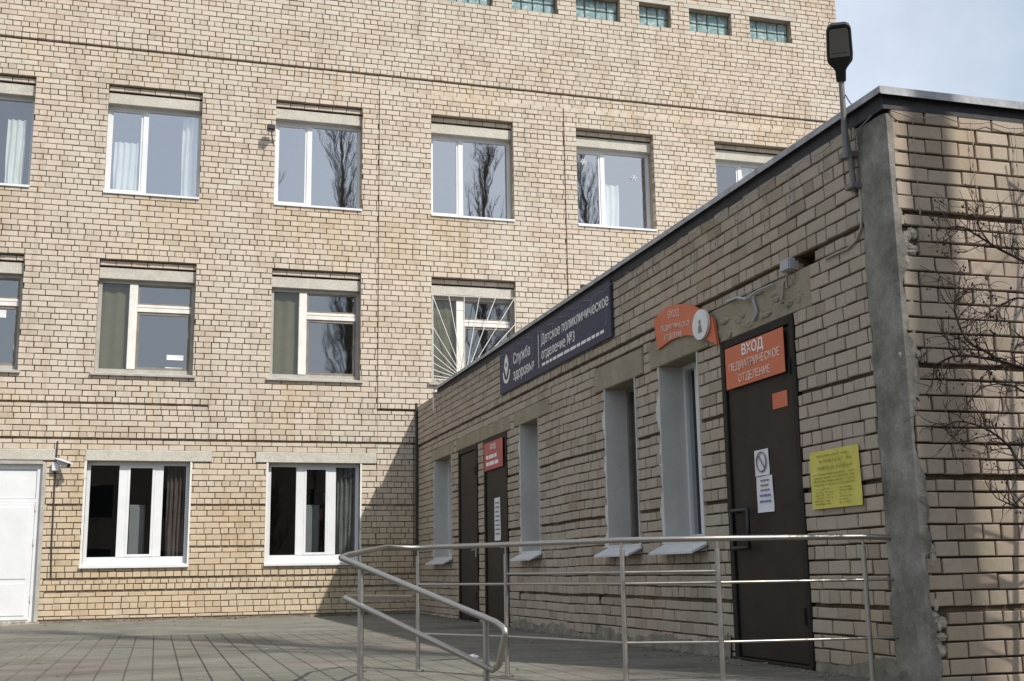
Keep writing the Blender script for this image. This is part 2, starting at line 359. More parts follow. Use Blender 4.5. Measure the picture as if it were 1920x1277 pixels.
def lay(walls, parent, matname, n_single=300, seed=1, miss=0.0):
    """walls: list of (bricks, fmap, dfun, yaw). the n_single bricks that show largest become objects, the rest one mesh"""
    r = random.Random(seed); cand = []
    for wi, (bl, fmap, dfun, yaw) in enumerate(walls):
        for bi, (ua, ub, za, zb, full) in enumerate(bl):
            if not full or zb-za < BH-0.005: continue
            p = [proj(fmap(u, 0, z)) for u, z in ((ua, za), (ub, za), (ub, zb), (ua, zb))]
            if min(q[2] for q in p) < 1 or not all(4 < q[0] < 1916 and 4 < q[1] < 1273 for q in p): continue
            ar = abs(sum(p[i][0]*p[(i+1) % 4][1]-p[(i+1) % 4][0]*p[i][1] for i in range(4)))/2
            cand.append((ar, wi, bi))
    cand.sort(reverse=True); single = {(w, b) for _, w, b in cand[:n_single]}
    mb = MB()
    for wi, (bl, fmap, dfun, yaw) in enumerate(walls):
        for bi, (ua, ub, za, zb, full) in enumerate(bl):
            uc, zc = (ua+ub)/2, (za+zb)/2; d = dfun(uc, zc)
            if (wi, bi) in single:
                L = BL if ub-ua > 0.2 else BHD
                o = link('brick', r.choice(brick_variants(matname, L)), parent)
                o.location = Vector(fmap(uc, d+r.uniform(-.002, .003), zc)); o.rotation_euler = (r.gauss(0, .006), r.gauss(0, .004), yaw+r.gauss(0, .005))
                o.scale = (r.uniform(0.985, 1.01), 1, r.uniform(0.97, 1.02))
            else:
                mb.add(*brick_geo(r, fmap, ua, ub, za, zb, d+0.014+r.uniform(-.002, .003), back=min(0, d)-0.04))
    return stuff(mb.build('brickwork', matname, parent))
def hull(mb, fmap, u0, u1, z0, z1, holes, back=0.0):
    """mortar face with openings; reveals run depth metres back"""
    us = sorted({u0, u1, *[h[0] for h in holes], *[h[1] for h in holes]}); zs = sorted({z0, z1, *[h[2] for h in holes], *[h[3] for h in holes]})
    us = [u for u in us if u0 <= u <= u1]; zs = [z for z in zs if z0 <= z <= z1]
    for a, b in zip(us, us[1:]):
        for c, d in zip(zs, zs[1:]):
            um, zm = (a+b)/2, (c+d)/2
            if any(h[0] < um < h[1] and h[2] < zm < h[3] for h in holes): continue
            mb.add([fmap(a, back, c), fmap(b, back, c), fmap(b, back, d), fmap(a, back, d)], [(0, 1, 2, 3)])
def reveal(mb, fmap, u0, u1, z0, z1, depth):
    for (a, b), (c, d) in (((u0, z0), (u0, z1)), ((u1, z0), (u1, z1)), ((u0, z1), (u1, z1)), ((u0, z0), (u1, z0))):
        mb.add([fmap(a, 0.0, b), fmap(c, 0.0, d), fmap(c, -depth, d), fmap(a, -depth, b)], [(0, 1, 2, 3)])
def room(mb, fmap, u0, u1, z0, z1, d0, d1):
    V = [fmap(u, -d, z) for d in (d0, d1) for u, z in ((u0, z0), (u1, z0), (u1, z1), (u0, z1))]
    mb.add(V, [(4, 5, 6, 7), (0, 1, 5, 4), (1, 2, 6, 5), (2, 3, 7, 6), (3, 0, 4, 7)])

# ================================================================== ground
g = MB(); g.add([(-1500, -1500, -0.9), (1500, -1500, -0.9), (1500, 1500, -0.9), (-1500, 1500, -0.9)], [(0, 1, 2, 3)])
struct(g.build('ground', 'grass_soil'))
g = MB(); g.add([(-60, -30, -0.896), (60, -30, -0.896), (60, -15.6, -0.896), (-60, -15.6, -0.896)], [(0, 1, 2, 3)])
struct(g.build('driveway', 'asphalt'))
g = MB(); g.box(-30, 30, -15.35, 13.0, -0.95, -0.035)
struct(g.build('terrace', 'screed'))
g = MB()
for i in range(40):      # kerb stones on the terrace edge
    if -1.2 < -30+i*1.5 < 0.9 and False: continue
    g.bevbox(-30+i*1.5, -30+i*1.5+1.49, -15.50, -15.352, -0.93, 0.02, 0.015)
struct(g.build('kerb', 'screed'))
ap = MB(); nx = 220
for i in range(nx):      # uneven cement apron along the foot of the building
    x0, x1 = -8+(XA+8)*i/nx, -8+(XA+8)*(i+1)/nx
    e = lambda x: -5.3-0.12*math.sin(x*1.3)-0.05*math.sin(x*5.1+1)
    w = lambda x: 0.002+0.008*math.sin(x*3.7)+0.006*math.sin(x*9.1)+0.004*math.sin(x*23)
    ap.add([(x0, 0.004, w(x0)), (x1, 0.004, w(x1)), (x1, e(x1), 0.004), (x0, e(x0), 0.004), (x0, e(x0), -0.03), (x1, e(x1), -0.03), (x0, -0.035, -0.03), (x1, -0.035, -0.03)], [(3, 2, 1, 0), (4, 5, 2, 3), (0, 1, 7, 6)])
struct(ap.build('cement_apron', 'screed'))
# pavers
def pave(mb, x0, x1, y0, y1, z, b=0.006):
    P_ = [(x0, -0.03), (x0, z-b), (x0+b, z), (x1-b, z), (x1, z-b), (x1, -0.03)]
    return mb.add([(x, y0, q) for x, q in P_]+[(x, y1, q) for x, q in P_], [(i, i+1, i+7, i+6) for i in range(5)]+[(5, 4, 3, 2, 1, 0), (6, 7, 8, 9, 10, 11)])
pv = MB(); pr = random.Random(3); pav = struct(link('paving', MB().box(-9, XA-0.02, -15.34, -5.0, -0.034, -0.012).mesh('paving', 'joint_sand')))
cands = []
ncol = int((XA-0.03+9)/0.2)
for i in range(ncol):
    x0 = -9+i*0.2; st = pr.random()*0.1
    y = -15.33-st
    while y < -5.1:
        a, b = max(y, -15.33), min(y+0.0996, -5.08)
        if b-a > 0.04:
            xc, yc = x0+0.1, (a+b)/2; p = proj((xc, yc, 0))
            cands.append((-(p[2]) if (0 < p[0] < 1920 and 0 < p[1] < 1277 and b-a > 0.095) else -999, x0, a, b))
        y += 0.1
cands.sort(reverse=True)
pm = [pave(MB(), -0.0963, 0.0963, -0.0498, 0.0498, 0).mesh('paver', 'paver')]
for i, (k, x0, a, b) in enumerate(cands):
    dz = pr.uniform(-0.001, 0.001)
    if i < 300:
        o = link('paver', pm[0], pav); o.location = (x0+0.1, (a+b)/2, dz); o.rotation_euler = (pr.gauss(0, .002), pr.gauss(0, .003), pr.gauss(0, .004))
    else:
        pave(pv, x0+0.0037, x0+0.1963, a, b, dz)
stuff(pv.build('paver_field', 'paver', pav))

# ================================================================== main building
BX0, BX1, BTOP = -7.0, 13.72, 14.2
bld = thing('brick_building', 'tall main building of beige brick with several storeys of white framed windows', 'building')
COLS = [(-4.05, -2.35), (-1.15, 0.46), (1.77, 3.37), (4.68, 6.31), (7.6, 9.25), (10.62, 12.3)]
R3 = [(a, b, 7.3, 9.3) for a, b in COLS]; R2 = [(a, b, 4.1, 6.1) for a, b in COLS]
GFW = [(-1.18, 0.48, 0.9, 2.62), (1.79, 3.39, 0.9, 2.62)]
GFL = [(-1.21, 0.83, 2.62, 2.81), (1.57, 3.68, 2.62, 2.81), (-3.6, -1.68, 2.62, 2.81)]
DOORH = (-3.25, -1.86, 0.0, 2.62)
GB = [(3.66, 4.6), (5.0, 5.94), (6.33, 7.29), (7.69, 8.65), (9.07, 9.78), (10.2, 11.17), (11.6, 12.58)]
GBH = [(a, b, 11.7, 12.2) for a, b in GB]
holes = R3+R2+GFW+GBH+[DOORH]
bh = MB(); hull(bh, FM, BX0, BX1, -0.02, BTOP, holes, -0.006)
bh.add([(BX1, 0, 0), (BX1, 13, 0), (BX1, 13, BTOP), (BX1, 0, BTOP)], [(0, 1, 2, 3)])
bh.add([(BX0, 0, 0), (BX0, 13, 0), (BX0, 13, BTOP), (BX0, 0, BTOP)], [(3, 2, 1, 0)])
bh.add([(BX0, 13, 0), (BX1, 13, 0), (BX1, 13, BTOP), (BX0, 13, BTOP)], [(3, 2, 1, 0)])
wall = bh.build('wall', 'mortar_pale', bld)
rm = MB(); rm.box(BX0-0.05, BX1+0.06, -0.09, 13.1, BTOP-0.02, BTOP+0.1); rm.build('roof', 'felt_black', bld)
def dz_fac(u, z):        # how far the brickwork stands proud of its base plane
    d = 0.0
    if z > 3.0: d += 0.016
    if z > 10.0: d += 0.018
    if 3.69 < u and 3.6 < z < 9.7: d += 0.028
    if 7.36 < u and 3.6 < z < 9.7: d += 0.030
    if z > 0.5: d += 0.008
    return d
mz = MB(); mz.box(3.69, 7.36, -0.040, 0.01, 3.605, 9.69); 
mzh = [h for h in R3+R2 if h[0] > 3.6]
mz = MB()
for (a, b, c, d, y) in ((3.695, 7.36, 3.606, 9.69, -0.040), (7.36, BX1, 3.606, 9.69, -0.068)):
    hh = [h for h in R3+R2 if h[0] > a-0.1 and h[1] < b+0.1]
    hull(mz, lambda u, dd, z, y=y: (u, y, z), a, b, c, d, hh)
    mz.add([(a, 0.0, c), (a, y, c), (a, y, d), (a, 0, d)], [(0, 1, 2, 3)]).add([(a, 0, c), (b, 0, c), (b, y, c), (a, y, c)], [(0, 1, 2, 3)])
mz.build('bay_backing', 'mortar_pale', wall)
STR = [(10.0, -99, 99), (3.0, -99, 99), (3.6, -99, 0.74), (3.6, 3.69, 4.6), (1.9, -1.75, 99), (1.2, -1.75, 99), (0.7, -1.72, 99), (0.5, -1.72, 99), (6.5, 20, 21)]
def open_fac(zl, u): return any(abs(zl-s) < 0.02 and a < u < b for s, a, b in STR)
hdr_rows = {int(round(s*10)) for s, a, b in STR}
rb = random.Random(11)
hdr_more = {k for k in range(0, 150) if k % 4 == 2 and rb.random() < 0.75}
fac_bricks = []
seams = (3.69, 7.36)
for (a, b, z_a, z_b) in ((-6.0, 3.69, 0.0, 9.7), (3.69, 7.36, 0.0, 9.7), (7.36, BX1, 0.0, 9.7), (-6.0, BX1, 9.7, BTOP)):
    fac_bricks += layout(rb, a, b-0.004, z_a, z_b, 0.0, [h for h in holes+GFL], lambda k: k in hdr_rows or k in hdr_more, open_fac, 0.026, None, 0.052)
lay([(fac_bricks, FM, dz_fac, 0.0)], wall, 'brick_facade', 300, 5)

def curtain(name, label, mat, x0, x1, y, z0, z1, waves, amp=0.03, top=None):
    mb = MB(); n = max(12, waves*8); nz_ = 8
    for side in (0, 1):
        vs = []
        for j in range(nz_+1):
            z = z0+(z1-z0)*j/nz_
            for i in range(n+1):
                t = i/n; x = x0+(x1-x0)*t+0.012*math.sin(j*0.9+i*0.4)*(1-j/nz_)
                vs.append((x, y+amp*math.sin(t*waves*2*PI+0.5*math.sin(j*0.7))+side*0.004, z))
        fs = [(j*(n+1)+i, j*(n+1)+i+1, (j+1)*(n+1)+i+1, (j+1)*(n+1)+i) for j in range(nz_) for i in range(n)]
        mb.add(vs, fs if side == 0 else [f[::-1] for f in fs], True)
    return tag(mb.build(name, mat), label, 'curtain')

def bars(mb, x0, x1, z0, z1, w, y0, y1, bottom=None):
    bt = bottom if bottom else w
    mb.box(x0, x0+w, y0, y1, z0, z1); mb.box(x1-w, x1, y0, y1, z0, z1)
    mb.box(x0+w, x1-w, y0+0.001, y1, z1-w, z1); mb.box(x0+w, x1-w, y0+0.001, y1, z0, z0+bt)
def pane(parent, mat, x0, x1, z0, z1, y, r):
    a, b = r.gauss(0, .0022), r.gauss(0, .0022)
    mb = MB(); f = lambda x, z: (x, y+a*(x-x0)+b*(z-z0), z)
    mb.add([f(x0, z0), f(x1, z0), f(x1, z1), f(x0, z1)], [(0, 1, 2, 3)]); return mb.build('pane', mat, parent)
wr = random.Random(21)
rooms = {}
def upper_head(x0, x1, ztop):
    """a recessed brick row over a recessed lintel; returns the height of the lintel's underside"""
    mb = MB(); mb.box(x0, x1, 0.045, 0.28, ztop-0.11, ztop+0.0); mb.build('head_backing', 'mortar', wall)
    a = x0+0.01; k = 0; hb = []
    while a < x1-0.03:
        b = min(a+BL, x1-0.004); m2 = MB(); m2.add(*brick_geo(wr, FM, a, b, ztop-0.100, ztop-0.020, -0.026, back=-0.06)); m2.build('brick', 'brick_facade', wall); a = b+JT
    mb = MB(); mb.bevbox(x0+0.002, x1-0.002, 0.058, 0.27, ztop-0.325, ztop-0.128, 0.006); mb.build('lintel', 'lintel_light', bld)
    return ztop-0.325
for ci, (x0, x1) in enumerate(COLS):
    # ---- upper row: white plastic casements
    hz = upper_head(x0, x1, 9.3); z0 = 7.3; yf = 0.19
    proud = 0.07 if ci >= 4 else (0.044 if ci == 3 else 0.016)
    xm = x0+(x1-x0)*(0.405 if ci not in (3, 4) else 0.39)
    fr = MB(); bars(fr, x0, x1, z0+0.04, hz, 0.055, yf, yf+0.07); fr.box(xm-0.045, xm+0.045, yf-0.004, yf+0.07, z0+0.095, hz-0.055)
    win = fr.build('window', 'white_pvc', bld); rv = MB(); reveal(rv, lambda u, d, z, p=proud: (u, 0.0-d if d < 0 else -p, z), x0, x1, z0, 9.3, 0.30); rv.build('reveal', 'reveal_brick', win)
    sa = MB(); bars(sa, x0+0.056, xm-0.046, z0+0.096, hz-0.056, 0.035, yf+0.012, yf+0.06); sa.build('sash', 'white_pvc', win)
    gm = ('glass_mid', 'glass_coated', 'glass_coated', 'glass_coated', 'glass_coated', 'glass_mid')[ci]
    pane(win, gm, x0+0.09, xm-0.08, z0+0.13, hz-0.09, yf+0.035, wr); pane(win, gm, xm+0.045, x1-0.055, z0+0.095, hz-0.055, yf+0.04, wr)
    sl_ = MB(); sl_.add([(x0-0.004, -0.05-proud, z0+0.015), (x1+0.004, -0.05-proud, z0+0.015), (x1+0.004, yf, z0+0.045), (x0-0.004, yf, z0+0.045), (x0-0.004, -0.05-proud, z0-0.025), (x1+0.004, -0.05-proud, z0-0.025), (x1+0.004, -proud-0.01, z0-0.0), (x0-0.004, -proud-0.01, z0-0.0)],
            [(0, 1, 2, 3), (0, 4, 5, 1), (4, 7, 6, 5), (0, 3, 7, 4), (1, 5, 6, 2)]); sl_.build('sill', 'white_pvc', win)
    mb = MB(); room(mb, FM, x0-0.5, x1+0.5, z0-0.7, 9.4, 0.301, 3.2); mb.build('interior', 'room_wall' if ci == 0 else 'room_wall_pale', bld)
    # ---- middle row: old painted windows
    hz = upper_head(x0, x1, 6.1); z0 = 4.1; yf = 0.14
    xm = x0+(x1-x0)*0.36; zt = 5.295
    fr = MB(); bars(fr, x0, x1, z0+0.05, hz, 0.06, yf, yf+0.08); win = fr.build('window', 'old_grey', bld); rv = MB(); reveal(rv, lambda u, d, z, p=proud: (u, 0.0-d if d < 0 else -p, z), x0, x1, z0, 6.1, 0.30); rv.build('reveal', 'reveal_brick', win)
    mu = MB(); mu.bevbox(xm-0.07, xm+0.07, yf-0.012, yf+0.08, z0+0.11, hz-0.062, 0.006); mu.build('mullion', 'old_white', win)
    tr = MB(); tr.bevbox(xm+0.071, x1-0.062, yf-0.004, yf+0.07, zt+0.012, zt+0.060, 0.004); tr.bevbox(xm+0.071, x1-0.062, yf-0.008, yf+0.07, zt-0.068, zt+0.004, 0.004); tr.build('transom', 'old_white', win)
    sa = MB(); bars(sa, xm+0.071, x1-0.061, z0+0.111, zt-0.069, 0.045, yf+0.01, yf+0.06); bars(sa, xm+0.071, x1-0.061, zt+0.061, hz-0.061, 0.03, yf+0.01, yf+0.06); sa.build('sash', 'old_brown', win)
    pane(win, 'glass_dull', x0+0.06, xm-0.07, z0+0.11, hz-0.06, yf+0.03, wr)
    pane(win, 'glass_old', xm+0.115, x1-0.105, z0+0.155, zt-0.113, yf+0.035, wr); pane(win, 'glass_old', xm+0.10, x1-0.09, zt+0.09, hz-0.09, yf+0.035, wr)
    sl_ = MB(); e = 0.07+proud
    sl_.add([(x0-0.06, -e, z0+0.0), (x1+0.05, -e, z0-0.005), (x1+0.05, yf, z0+0.05), (x0-0.06, yf, z0+0.05), (x0-0.06, -e, z0-0.035), (x1+0.05, -e, z0-0.04), (x1+0.05, -proud-0.012, z0-0.02), (x0-0.06, -proud-0.012, z0-0.02)],
            [(0, 1, 2, 3), (0, 4, 5, 1), (4, 7, 6, 5), (0, 3, 7, 4), (1, 5, 6, 2)]); sl_.build('sill', 'old_grey', win)
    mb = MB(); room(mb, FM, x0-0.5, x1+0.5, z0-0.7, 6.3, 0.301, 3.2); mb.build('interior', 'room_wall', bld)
# ---- ground floor windows with three lights
for wi, (x0, x1, z0, z1) in enumerate(GFW):
    yf = 0.10; z1 = 2.62
    ms = [x0+(x1-x0)*0.352, x0+(x1-x0)*0.70]
    fr = MB(); bars(fr, x0, x1, z0+0.03, z1, 0.06, yf, yf+0.07, bottom=0.11)
    for q in ms: fr.box(q-0.068, q+0.068, yf-0.006, yf+0.07, z0+0.14, z1-0.06)
    win = fr.build('window', 'white_pvc', bld)
    rv = MB(); reveal(rv, FM, x0, x1, z0, z1, 0.30); rv.build('reveal', 'reveal_brick', win)
    sa = MB(); bars(sa, ms[0]+0.07, ms[1]-0.07, z0+0.142, z1-0.062, 0.04, yf-0.01, yf+0.05); sa.build('sash', 'white_pvc', win)
    xs = [x0+0.06, ms[0]-0.068, ms[0]+0.11, ms[1]-0.11, ms[1]+0.068, x1-0.06]
    for q in (0, 2, 4): pane(win, 'glass_clear', xs[q], xs[q+1], z0+(0.14 if q != 2 else 0.18), z1-(0.06 if q != 2 else 0.10), yf+0.03, wr)
    sl_ = MB(); sl_.add([(x0-0.04, -0.07, z0), (x1+0.03, -0.07, z0), (x1+0.03, yf, z0+0.035), (x0-0.04, yf, z0+0.035), (x0-0.04, -0.07, z0-0.04), (x1+0.03, -0.07, z0-0.04), (x1+0.03, -0.02, z0-0.01), (x0-0.04, -0.02, z0-0.01)],
            [(0, 1, 2, 3), (0, 4, 5, 1), (4, 7, 6, 5), (0, 3, 7, 4), (1, 5, 6, 2)]); sl_.build('sill', 'white_pvc', win)
    for q in ((x0-0.035, x0), (x1, x1+0.03)):
        jm = MB(); jm.box(*q, -0.026, yf, z0, z1); jm.build('jamb_strip', 'old_white', win)
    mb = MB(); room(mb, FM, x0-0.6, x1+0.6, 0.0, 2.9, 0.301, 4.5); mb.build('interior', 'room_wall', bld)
for (a, b, c, d) in GFL:
    mb = MB(); mb.bevbox(a, b, -0.034, 0.25, c+0.002, d-0.006, 0.008); mb.build('lintel', 'lintel_light', bld)
for (a, b, c, d) in GBH:
    proud = 0.05
    mb = MB(); reveal(mb, lambda u, dd, z, p=proud: (u, -dd if dd < 0 else -p, z), a, b, c, d, 0.16)
    mb.add([(a, 0.145, c), (b, 0.145, c), (b, 0.145, d), (a, 0.145, d)], [(0, 1, 2, 3)])
    win = mb.build('glass_block_window', 'reveal_brick', bld)
    n = max(2, int(round((b-a)/0.24))); w = (b-a)/n
    for i in range(n):
        for j in range(2):
            gbm = MB(); gbm.bevbox(a+i*w+0.008, a+(i+1)*w-0.008, 0.10, 0.14, c+j*0.25+0.008, c+(j+1)*0.25-0.008, 0.014); gbm.build('glass_block', 'glass_block', win)
    mb = MB(); mb.box(a-0.12, b+0.12, -proud-0.002-0.012, -proud+0.03, d+0.006, d+0.094); mb.build('lintel', 'lintel_light', win)
# ---- white service door
x0, x1, z0, z1 = DOORH
dm = MB(); bars(dm, x0, x1, 0.02, z1-0.06, 0.085, 0.05, 0.13); dm.box(x0+0.085, x1-0.085, 0.055, 0.13, 1.93, 2.0); door = dm.build('door', 'white_pvc', bld)
dm = MB(); dm.box(x0, x1+0.0, -0.02, 0.2, 2.56, 2.618); dm.box(x1, x1+0.06, -0.028, 0.13, 0.02, 2.56); dm.build('door_casing', 'old_grey', door)
dm = MB(); dm.bevbox(x0+0.09, x1-0.09, 0.03, 0.10, 0.05, 1.925, 0.012); dm.build('door_leaf', 'white_pvc', door)
dm = MB(); dm.bevbox(x0+0.15, x1-0.16, 0.018, 0.05, 0.12, 0.64, 0.01); dm.bevbox(x0+0.15, x1-0.16, 0.018, 0.05, 0.70, 1.86, 0.01); dm.build('door_panel', 'white_pvc', door)
dm = MB(); dm.box(x0+0.086, x1-0.086, 0.075, 0.10, 2.005, 2.47); dm.build('transom_panel', 'white_pvc', door)
for hz in (0.35, 1.25, 1.8):
    dm = MB(); dm.tube([(x1-0.075, 0.022, hz), (x1-0.075, 0.022, hz+0.11)], 0.012, 8); dm.build('hinge', 'white_pvc', door)
dm = MB(); dm.box(x0-0.1, x1+0.1, -0.25, 0.06, -0.03, 0.022); dm.build('threshold', 'rubble', door)
# ---- things seen behind the panes
curtain('curtain', 'pale curtain at the left of the upper window nearest above the white door', 'curtain_pale', -1.02, -0.60, 0.30, 7.2, 8.35, 4)
curtain('curtain', 'thin pale curtain hanging opposite the shorter one in the same upper window', 'curtain_pale', 0.14, 0.45, 0.30, 7.2, 9.1, 3)
curtain('curtain', 'pale curtain in the upper window cut off above the white door', 'curtain_pale', -2.80, -2.5, 0.30, 7.2, 8.6, 3)
curtain('curtain', 'white curtain gathered in the middle of the upper window with a paper snowflake', 'curtain_pale', 8.25, 8.62, 0.30, 7.1, 8.3, 3)
curtain('curtain', 'pale curtain in the upper window half hidden by the annex roof', 'curtain_pale', 11.3, 12.2, 0.30, 7.2, 9.2, 7)
curtain('curtain', 'brown drape inside the ground floor window beside the white door', 'curtain_brown', 0.12, 0.42, 0.22, 0.7, 2.6, 4)
curtain('curtain', 'grey drape inside the ground floor window beside the annex', 'curtain_grey', 3.02, 3.36, 0.22, 0.7, 2.6, 4)
for ci_, lb in ((0, 'olive blind in the old window cut off above the white door'), (1, 'olive blind in the old window with paper strips low on its glass'), (2, 'olive blind behind the narrow light of the old window beside the wall seam'), (3, 'olive blind behind the narrow light of the barred window')):
    a_, b_ = COLS[ci_]; curtain('curtain', lb, 'curtain_olive', a_-0.05, a_+(b_-a_)*0.36, 0.24, 4.0, 5.85, 3, 0.012)
for (x, lb) in ((-0.36, 'tall pale cabinet inside the ground floor window beside the white door'), (2.62, 'tall pale cabinet inside the ground floor window beside the annex')):
    cb = thing('cabinet', lb, 'cabinet', loc=(x, 0.6, 0)); mb = MB(); mb.bevbox(x-0.13, x+0.13, 0.45, 0.8, 0, 1.92, 0.01); kid(mb.build('body', 'cabinet_pale'), cb)
    mb = MB(); mb.bevbox(x-0.12, x+0.115, 0.43, 0.448, 0.1, 1.88, 0.005); kid(mb.build('door', 'cabinet_pale'), cb)
def paper(name, label, fmap, mat, u0, u1, z0, z1, d, r=None, lean=0.0, cat='notice'):
    mb = MB(); n = 6
    for side in (0, 1):
        vs = []
        for j in range(n+1):
            for i in range(n+1):
                a, b = i/n, j/n
                vs.append(fmap(u0+(u1-u0)*a+lean*b, d+0.003*math.sin(a*5+b*3)+(0.004 if b < 0.1 else 0)+0.0015*(1-side), z0+(z1-z0)*b))
        fs = [(j*(n+1)+i, j*(n+1)+i+1, (j+1)*(n+1)+i+1, (j+1)*(n+1)+i) for j in range(n) for i in range(n)]
        mb.add(vs, fs, True)
    return tag(mb.build(name, mat), label, cat)
paper('paper_sheet', 'white paper strip stuck low inside the old window beside the seam', FM, 'paper_white', 0.02, 0.30, 4.40, 4.49, -0.165)
paper('paper_sheet', 'narrow white paper strip at the very foot of the old window', FM, 'paper_white', 0.0, 0.28, 4.24, 4.27, -0.165)
paper('paper_sheet', 'white paper sheet in the old window cut off above the white door', FM, 'paper_white', -2.85, -2.6, 5.03, 5.16, -0.165)
for (x, z, lb) in ((8.93, 8.47, 'white paper snowflake on the wide pane beside the white curtain'), (7.86, 8.72, 'white paper snowflake high on the narrow pane, faint against a reflected tree')):
    st = MB()
    for k in range(6):
        a = k*PI/3; st.tube([(x, 0.221, z), (x+0.07*math.cos(a), 0.221, z+0.07*math.sin(a))], 0.009, 4)
    st.tube([(x+0.05*math.cos(k*PI/6), 0.221, z+0.05*math.sin(k*PI/6)) for k in range(13)], 0.006, 4)
    tag(st.build('paper_snowflake', 'paper_white'), lb, 'decoration')

# ---- radial window grille
gr = thing('window_grille', 'white steel sunburst bars over the middle window just above the annex roof', 'grille', loc=(5.5, -0.07, 4.15))
GX0, GX1, GZ0, GZ1, GY = 4.70, 6.29, 4.17, 5.77, -0.075
mb = MB(); mb.tube([(GX0, GY, GZ0), (GX1, GY, GZ0), (GX1, GY, GZ1), (GX0, GY, GZ1), (GX0, GY, GZ0)], 0.009, 6); kid(mb.build('frame', 'old_white'), gr)
cx, cz = 5.30, 4.17
for k in range(17):
    a = math.radians(6+168*k/16); dx, dz_ = math.cos(a), math.sin(a)
    tmax = min([((GX1-cx)/dx if dx > 1e-6 else (GX0-cx)/dx if dx < -1e-6 else 9), (GZ1-cz)/dz_ if dz_ > 1e-6 else 9])
    mb = MB(); mb.tube([(cx+dx*0.10, GY+0.004, cz+dz_*0.10), (cx+dx*tmax, GY+0.004, cz+dz_*tmax)], 0.0075, 6); kid(mb.build('bar', 'old_white'), gr)
mb = MB(); mb.tube([(cx+0.10*math.cos(PI*k/12), GY, cz+0.10*math.sin(PI*k/12)) for k in range(13)], 0.009, 6); kid(mb.build('hub', 'old_white'), gr)

# ---- security camera, its cable and the small floodlight
sc_ = thing('security_camera', 'white bullet security camera on the brick beside the white door', 'camera', loc=(-1.64, -0.03, 2.5))
mb = MB(); mb.bevbox(-1.72, -1.60, -0.11, -0.024, 2.44, 2.58, 0.012); kid(mb.build('mount_box', 'white_pvc'), sc_)
mb = MB(); mb.tube([(-1.60, -0.07, 2.50), (-1.55, -0.14, 2.52), (-1.52, -0.16, 2.56)], 0.014, 8); kid(mb.build('arm', 'white_pvc'), sc_)
mb = MB(); mb.tube([(-1.62, -0.12, 2.585), (-1.45, -0.25, 2.52)], 0.038, 12); kid(mb.build('body', 'box_grey'), sc_)
mb = MB(); mb.add([(-1.70, -0.13, 2.655), (-1.62, -0.05, 2.655), (-1.38, -0.26, 2.56), (-1.46, -0.34, 2.56), (-1.70, -0.13, 2.645), (-1.62, -0.05, 2.645), (-1.38, -0.26, 2.55), (-1.46, -0.34, 2.55)], [(0, 1, 2, 3), (7, 6, 5, 4), (0, 3, 7, 4), (1, 5, 6, 2), (3, 2, 6, 7), (0, 4, 5, 1)]); kid(mb.build('sunshield', 'white_pvc'), sc_)
mb = MB(); mb.tube([(-1.449, -0.25, 2.52), (-1.437, -0.26, 2.515)], 0.03, 12); kid(mb.build('lens', 'black_plastic'), sc_)
mb = MB(); mb.tube([(-1.655, -0.045, 2.94), (-1.66, -0.05, 2.60)], 0.012, 6); mb.tube([(-1.665, -0.042, 2.44), (-1.66, -0.04, 1.9), (-1.655, -0.04, 1.2), (-1.635, -0.036, 0.72), (-1.62, -0.036, 0.70)], 0.012, 6)
tag(mb.build('cable', 'cable_dark'), 'dark cable running down the brick from the security camera', 'cable')
fl = thing('floodlight', 'small dark floodlight on a bracket beside an upper window', 'lamp', loc=(1.70, -0.03, 8.6))
mb = MB(); mb.tube([(1.73, -0.03, 8.45), (1.70, -0.12, 8.56), (1.68, -0.2, 8.66)], 0.014, 6); kid(mb.build('bracket', 'pole_grey'), fl)
mb = MB(); mb.bevbox(1.60, 1.74, -0.30, -0.16, 8.62, 8.72, 0.015); kid(mb.build('head', 'black_plastic'), fl)
mb = MB(); mb.box(1.615, 1.725, -0.27, -0.18, 8.608, 8.622); kid(mb.build('lens', 'lens_grey'), fl)

# ================================================================== annex
EX1, ATOP = 13.0, 3.63
ULEN = -YE
anx = thing('brick_annex', 'low flat roofed brick annex with brown doors standing against the main building', 'building')
AW = [(1.34, 2.56, 0.95, 2.58), (6.32, 7.10, 0.95, 2.58), (9.37, 10.20, 0.95, 2.58), (10.79, 11.62, 0.95, 2.58)]
AD = [(3.05, 4.18, 0.0, 2.55), (4.56, 5.73, 0.0, 2.55), (12.08, 13.27, 0.0, 2.55)]
AL = [(1.15, 2.72, 2.56, 2.75), (2.90, 5.88, 2.56, 2.75), (6.08, 7.55, 2.56, 2.75), (9.10, 10.42, 2.56, 2.82), (10.60, 11.86, 2.56, 2.82)]
APATCH = (11.92, 13.52, 2.55, 2.85)
AHOLE = (13.36, 13.60, 2.83, 2.95)
NICHE = [(6.15, 6.22, 0.35, 0.45), (9.0, 9.09, 0.35, 0.45)]
GAP = (1.600, 1.640, 0.0, 4.0)
hol = AW+AD+[AHOLE]+NICHE
ah = MB(); hull(ah, WM, 0.0, ULEN, -0.03, ATOP, hol, -0.012); hull(ah, EM, XA, EX1, -0.03, ATOP, [], -0.012)
ah.add([(EX1, YE, 0), (EX1, 0, 0), (EX1, 0, ATOP), (EX1, YE, ATOP)], [(0, 1, 2, 3)])
aw = ah.build('wall', 'mortar', anx)
for q in NICHE+[AHOLE]: mb = MB(); room(mb, WM, *q, 0.0, 0.12); mb.build('wall_recess', 'mortar', aw)
ASTR = [(2.95, 0.0, 99), (1.95, 2.4, 99), (1.25, 2.4, 99), (0.45, 6.1, 99)]
def open_a(zl, u): return any(abs(zl-s) < 0.02 and a < u < b for s, a, b in ASTR)
ra = random.Random(23)
ahdr = {29, 19, 12, 28, 4, 11, 33, 24, 7, 15, 22}
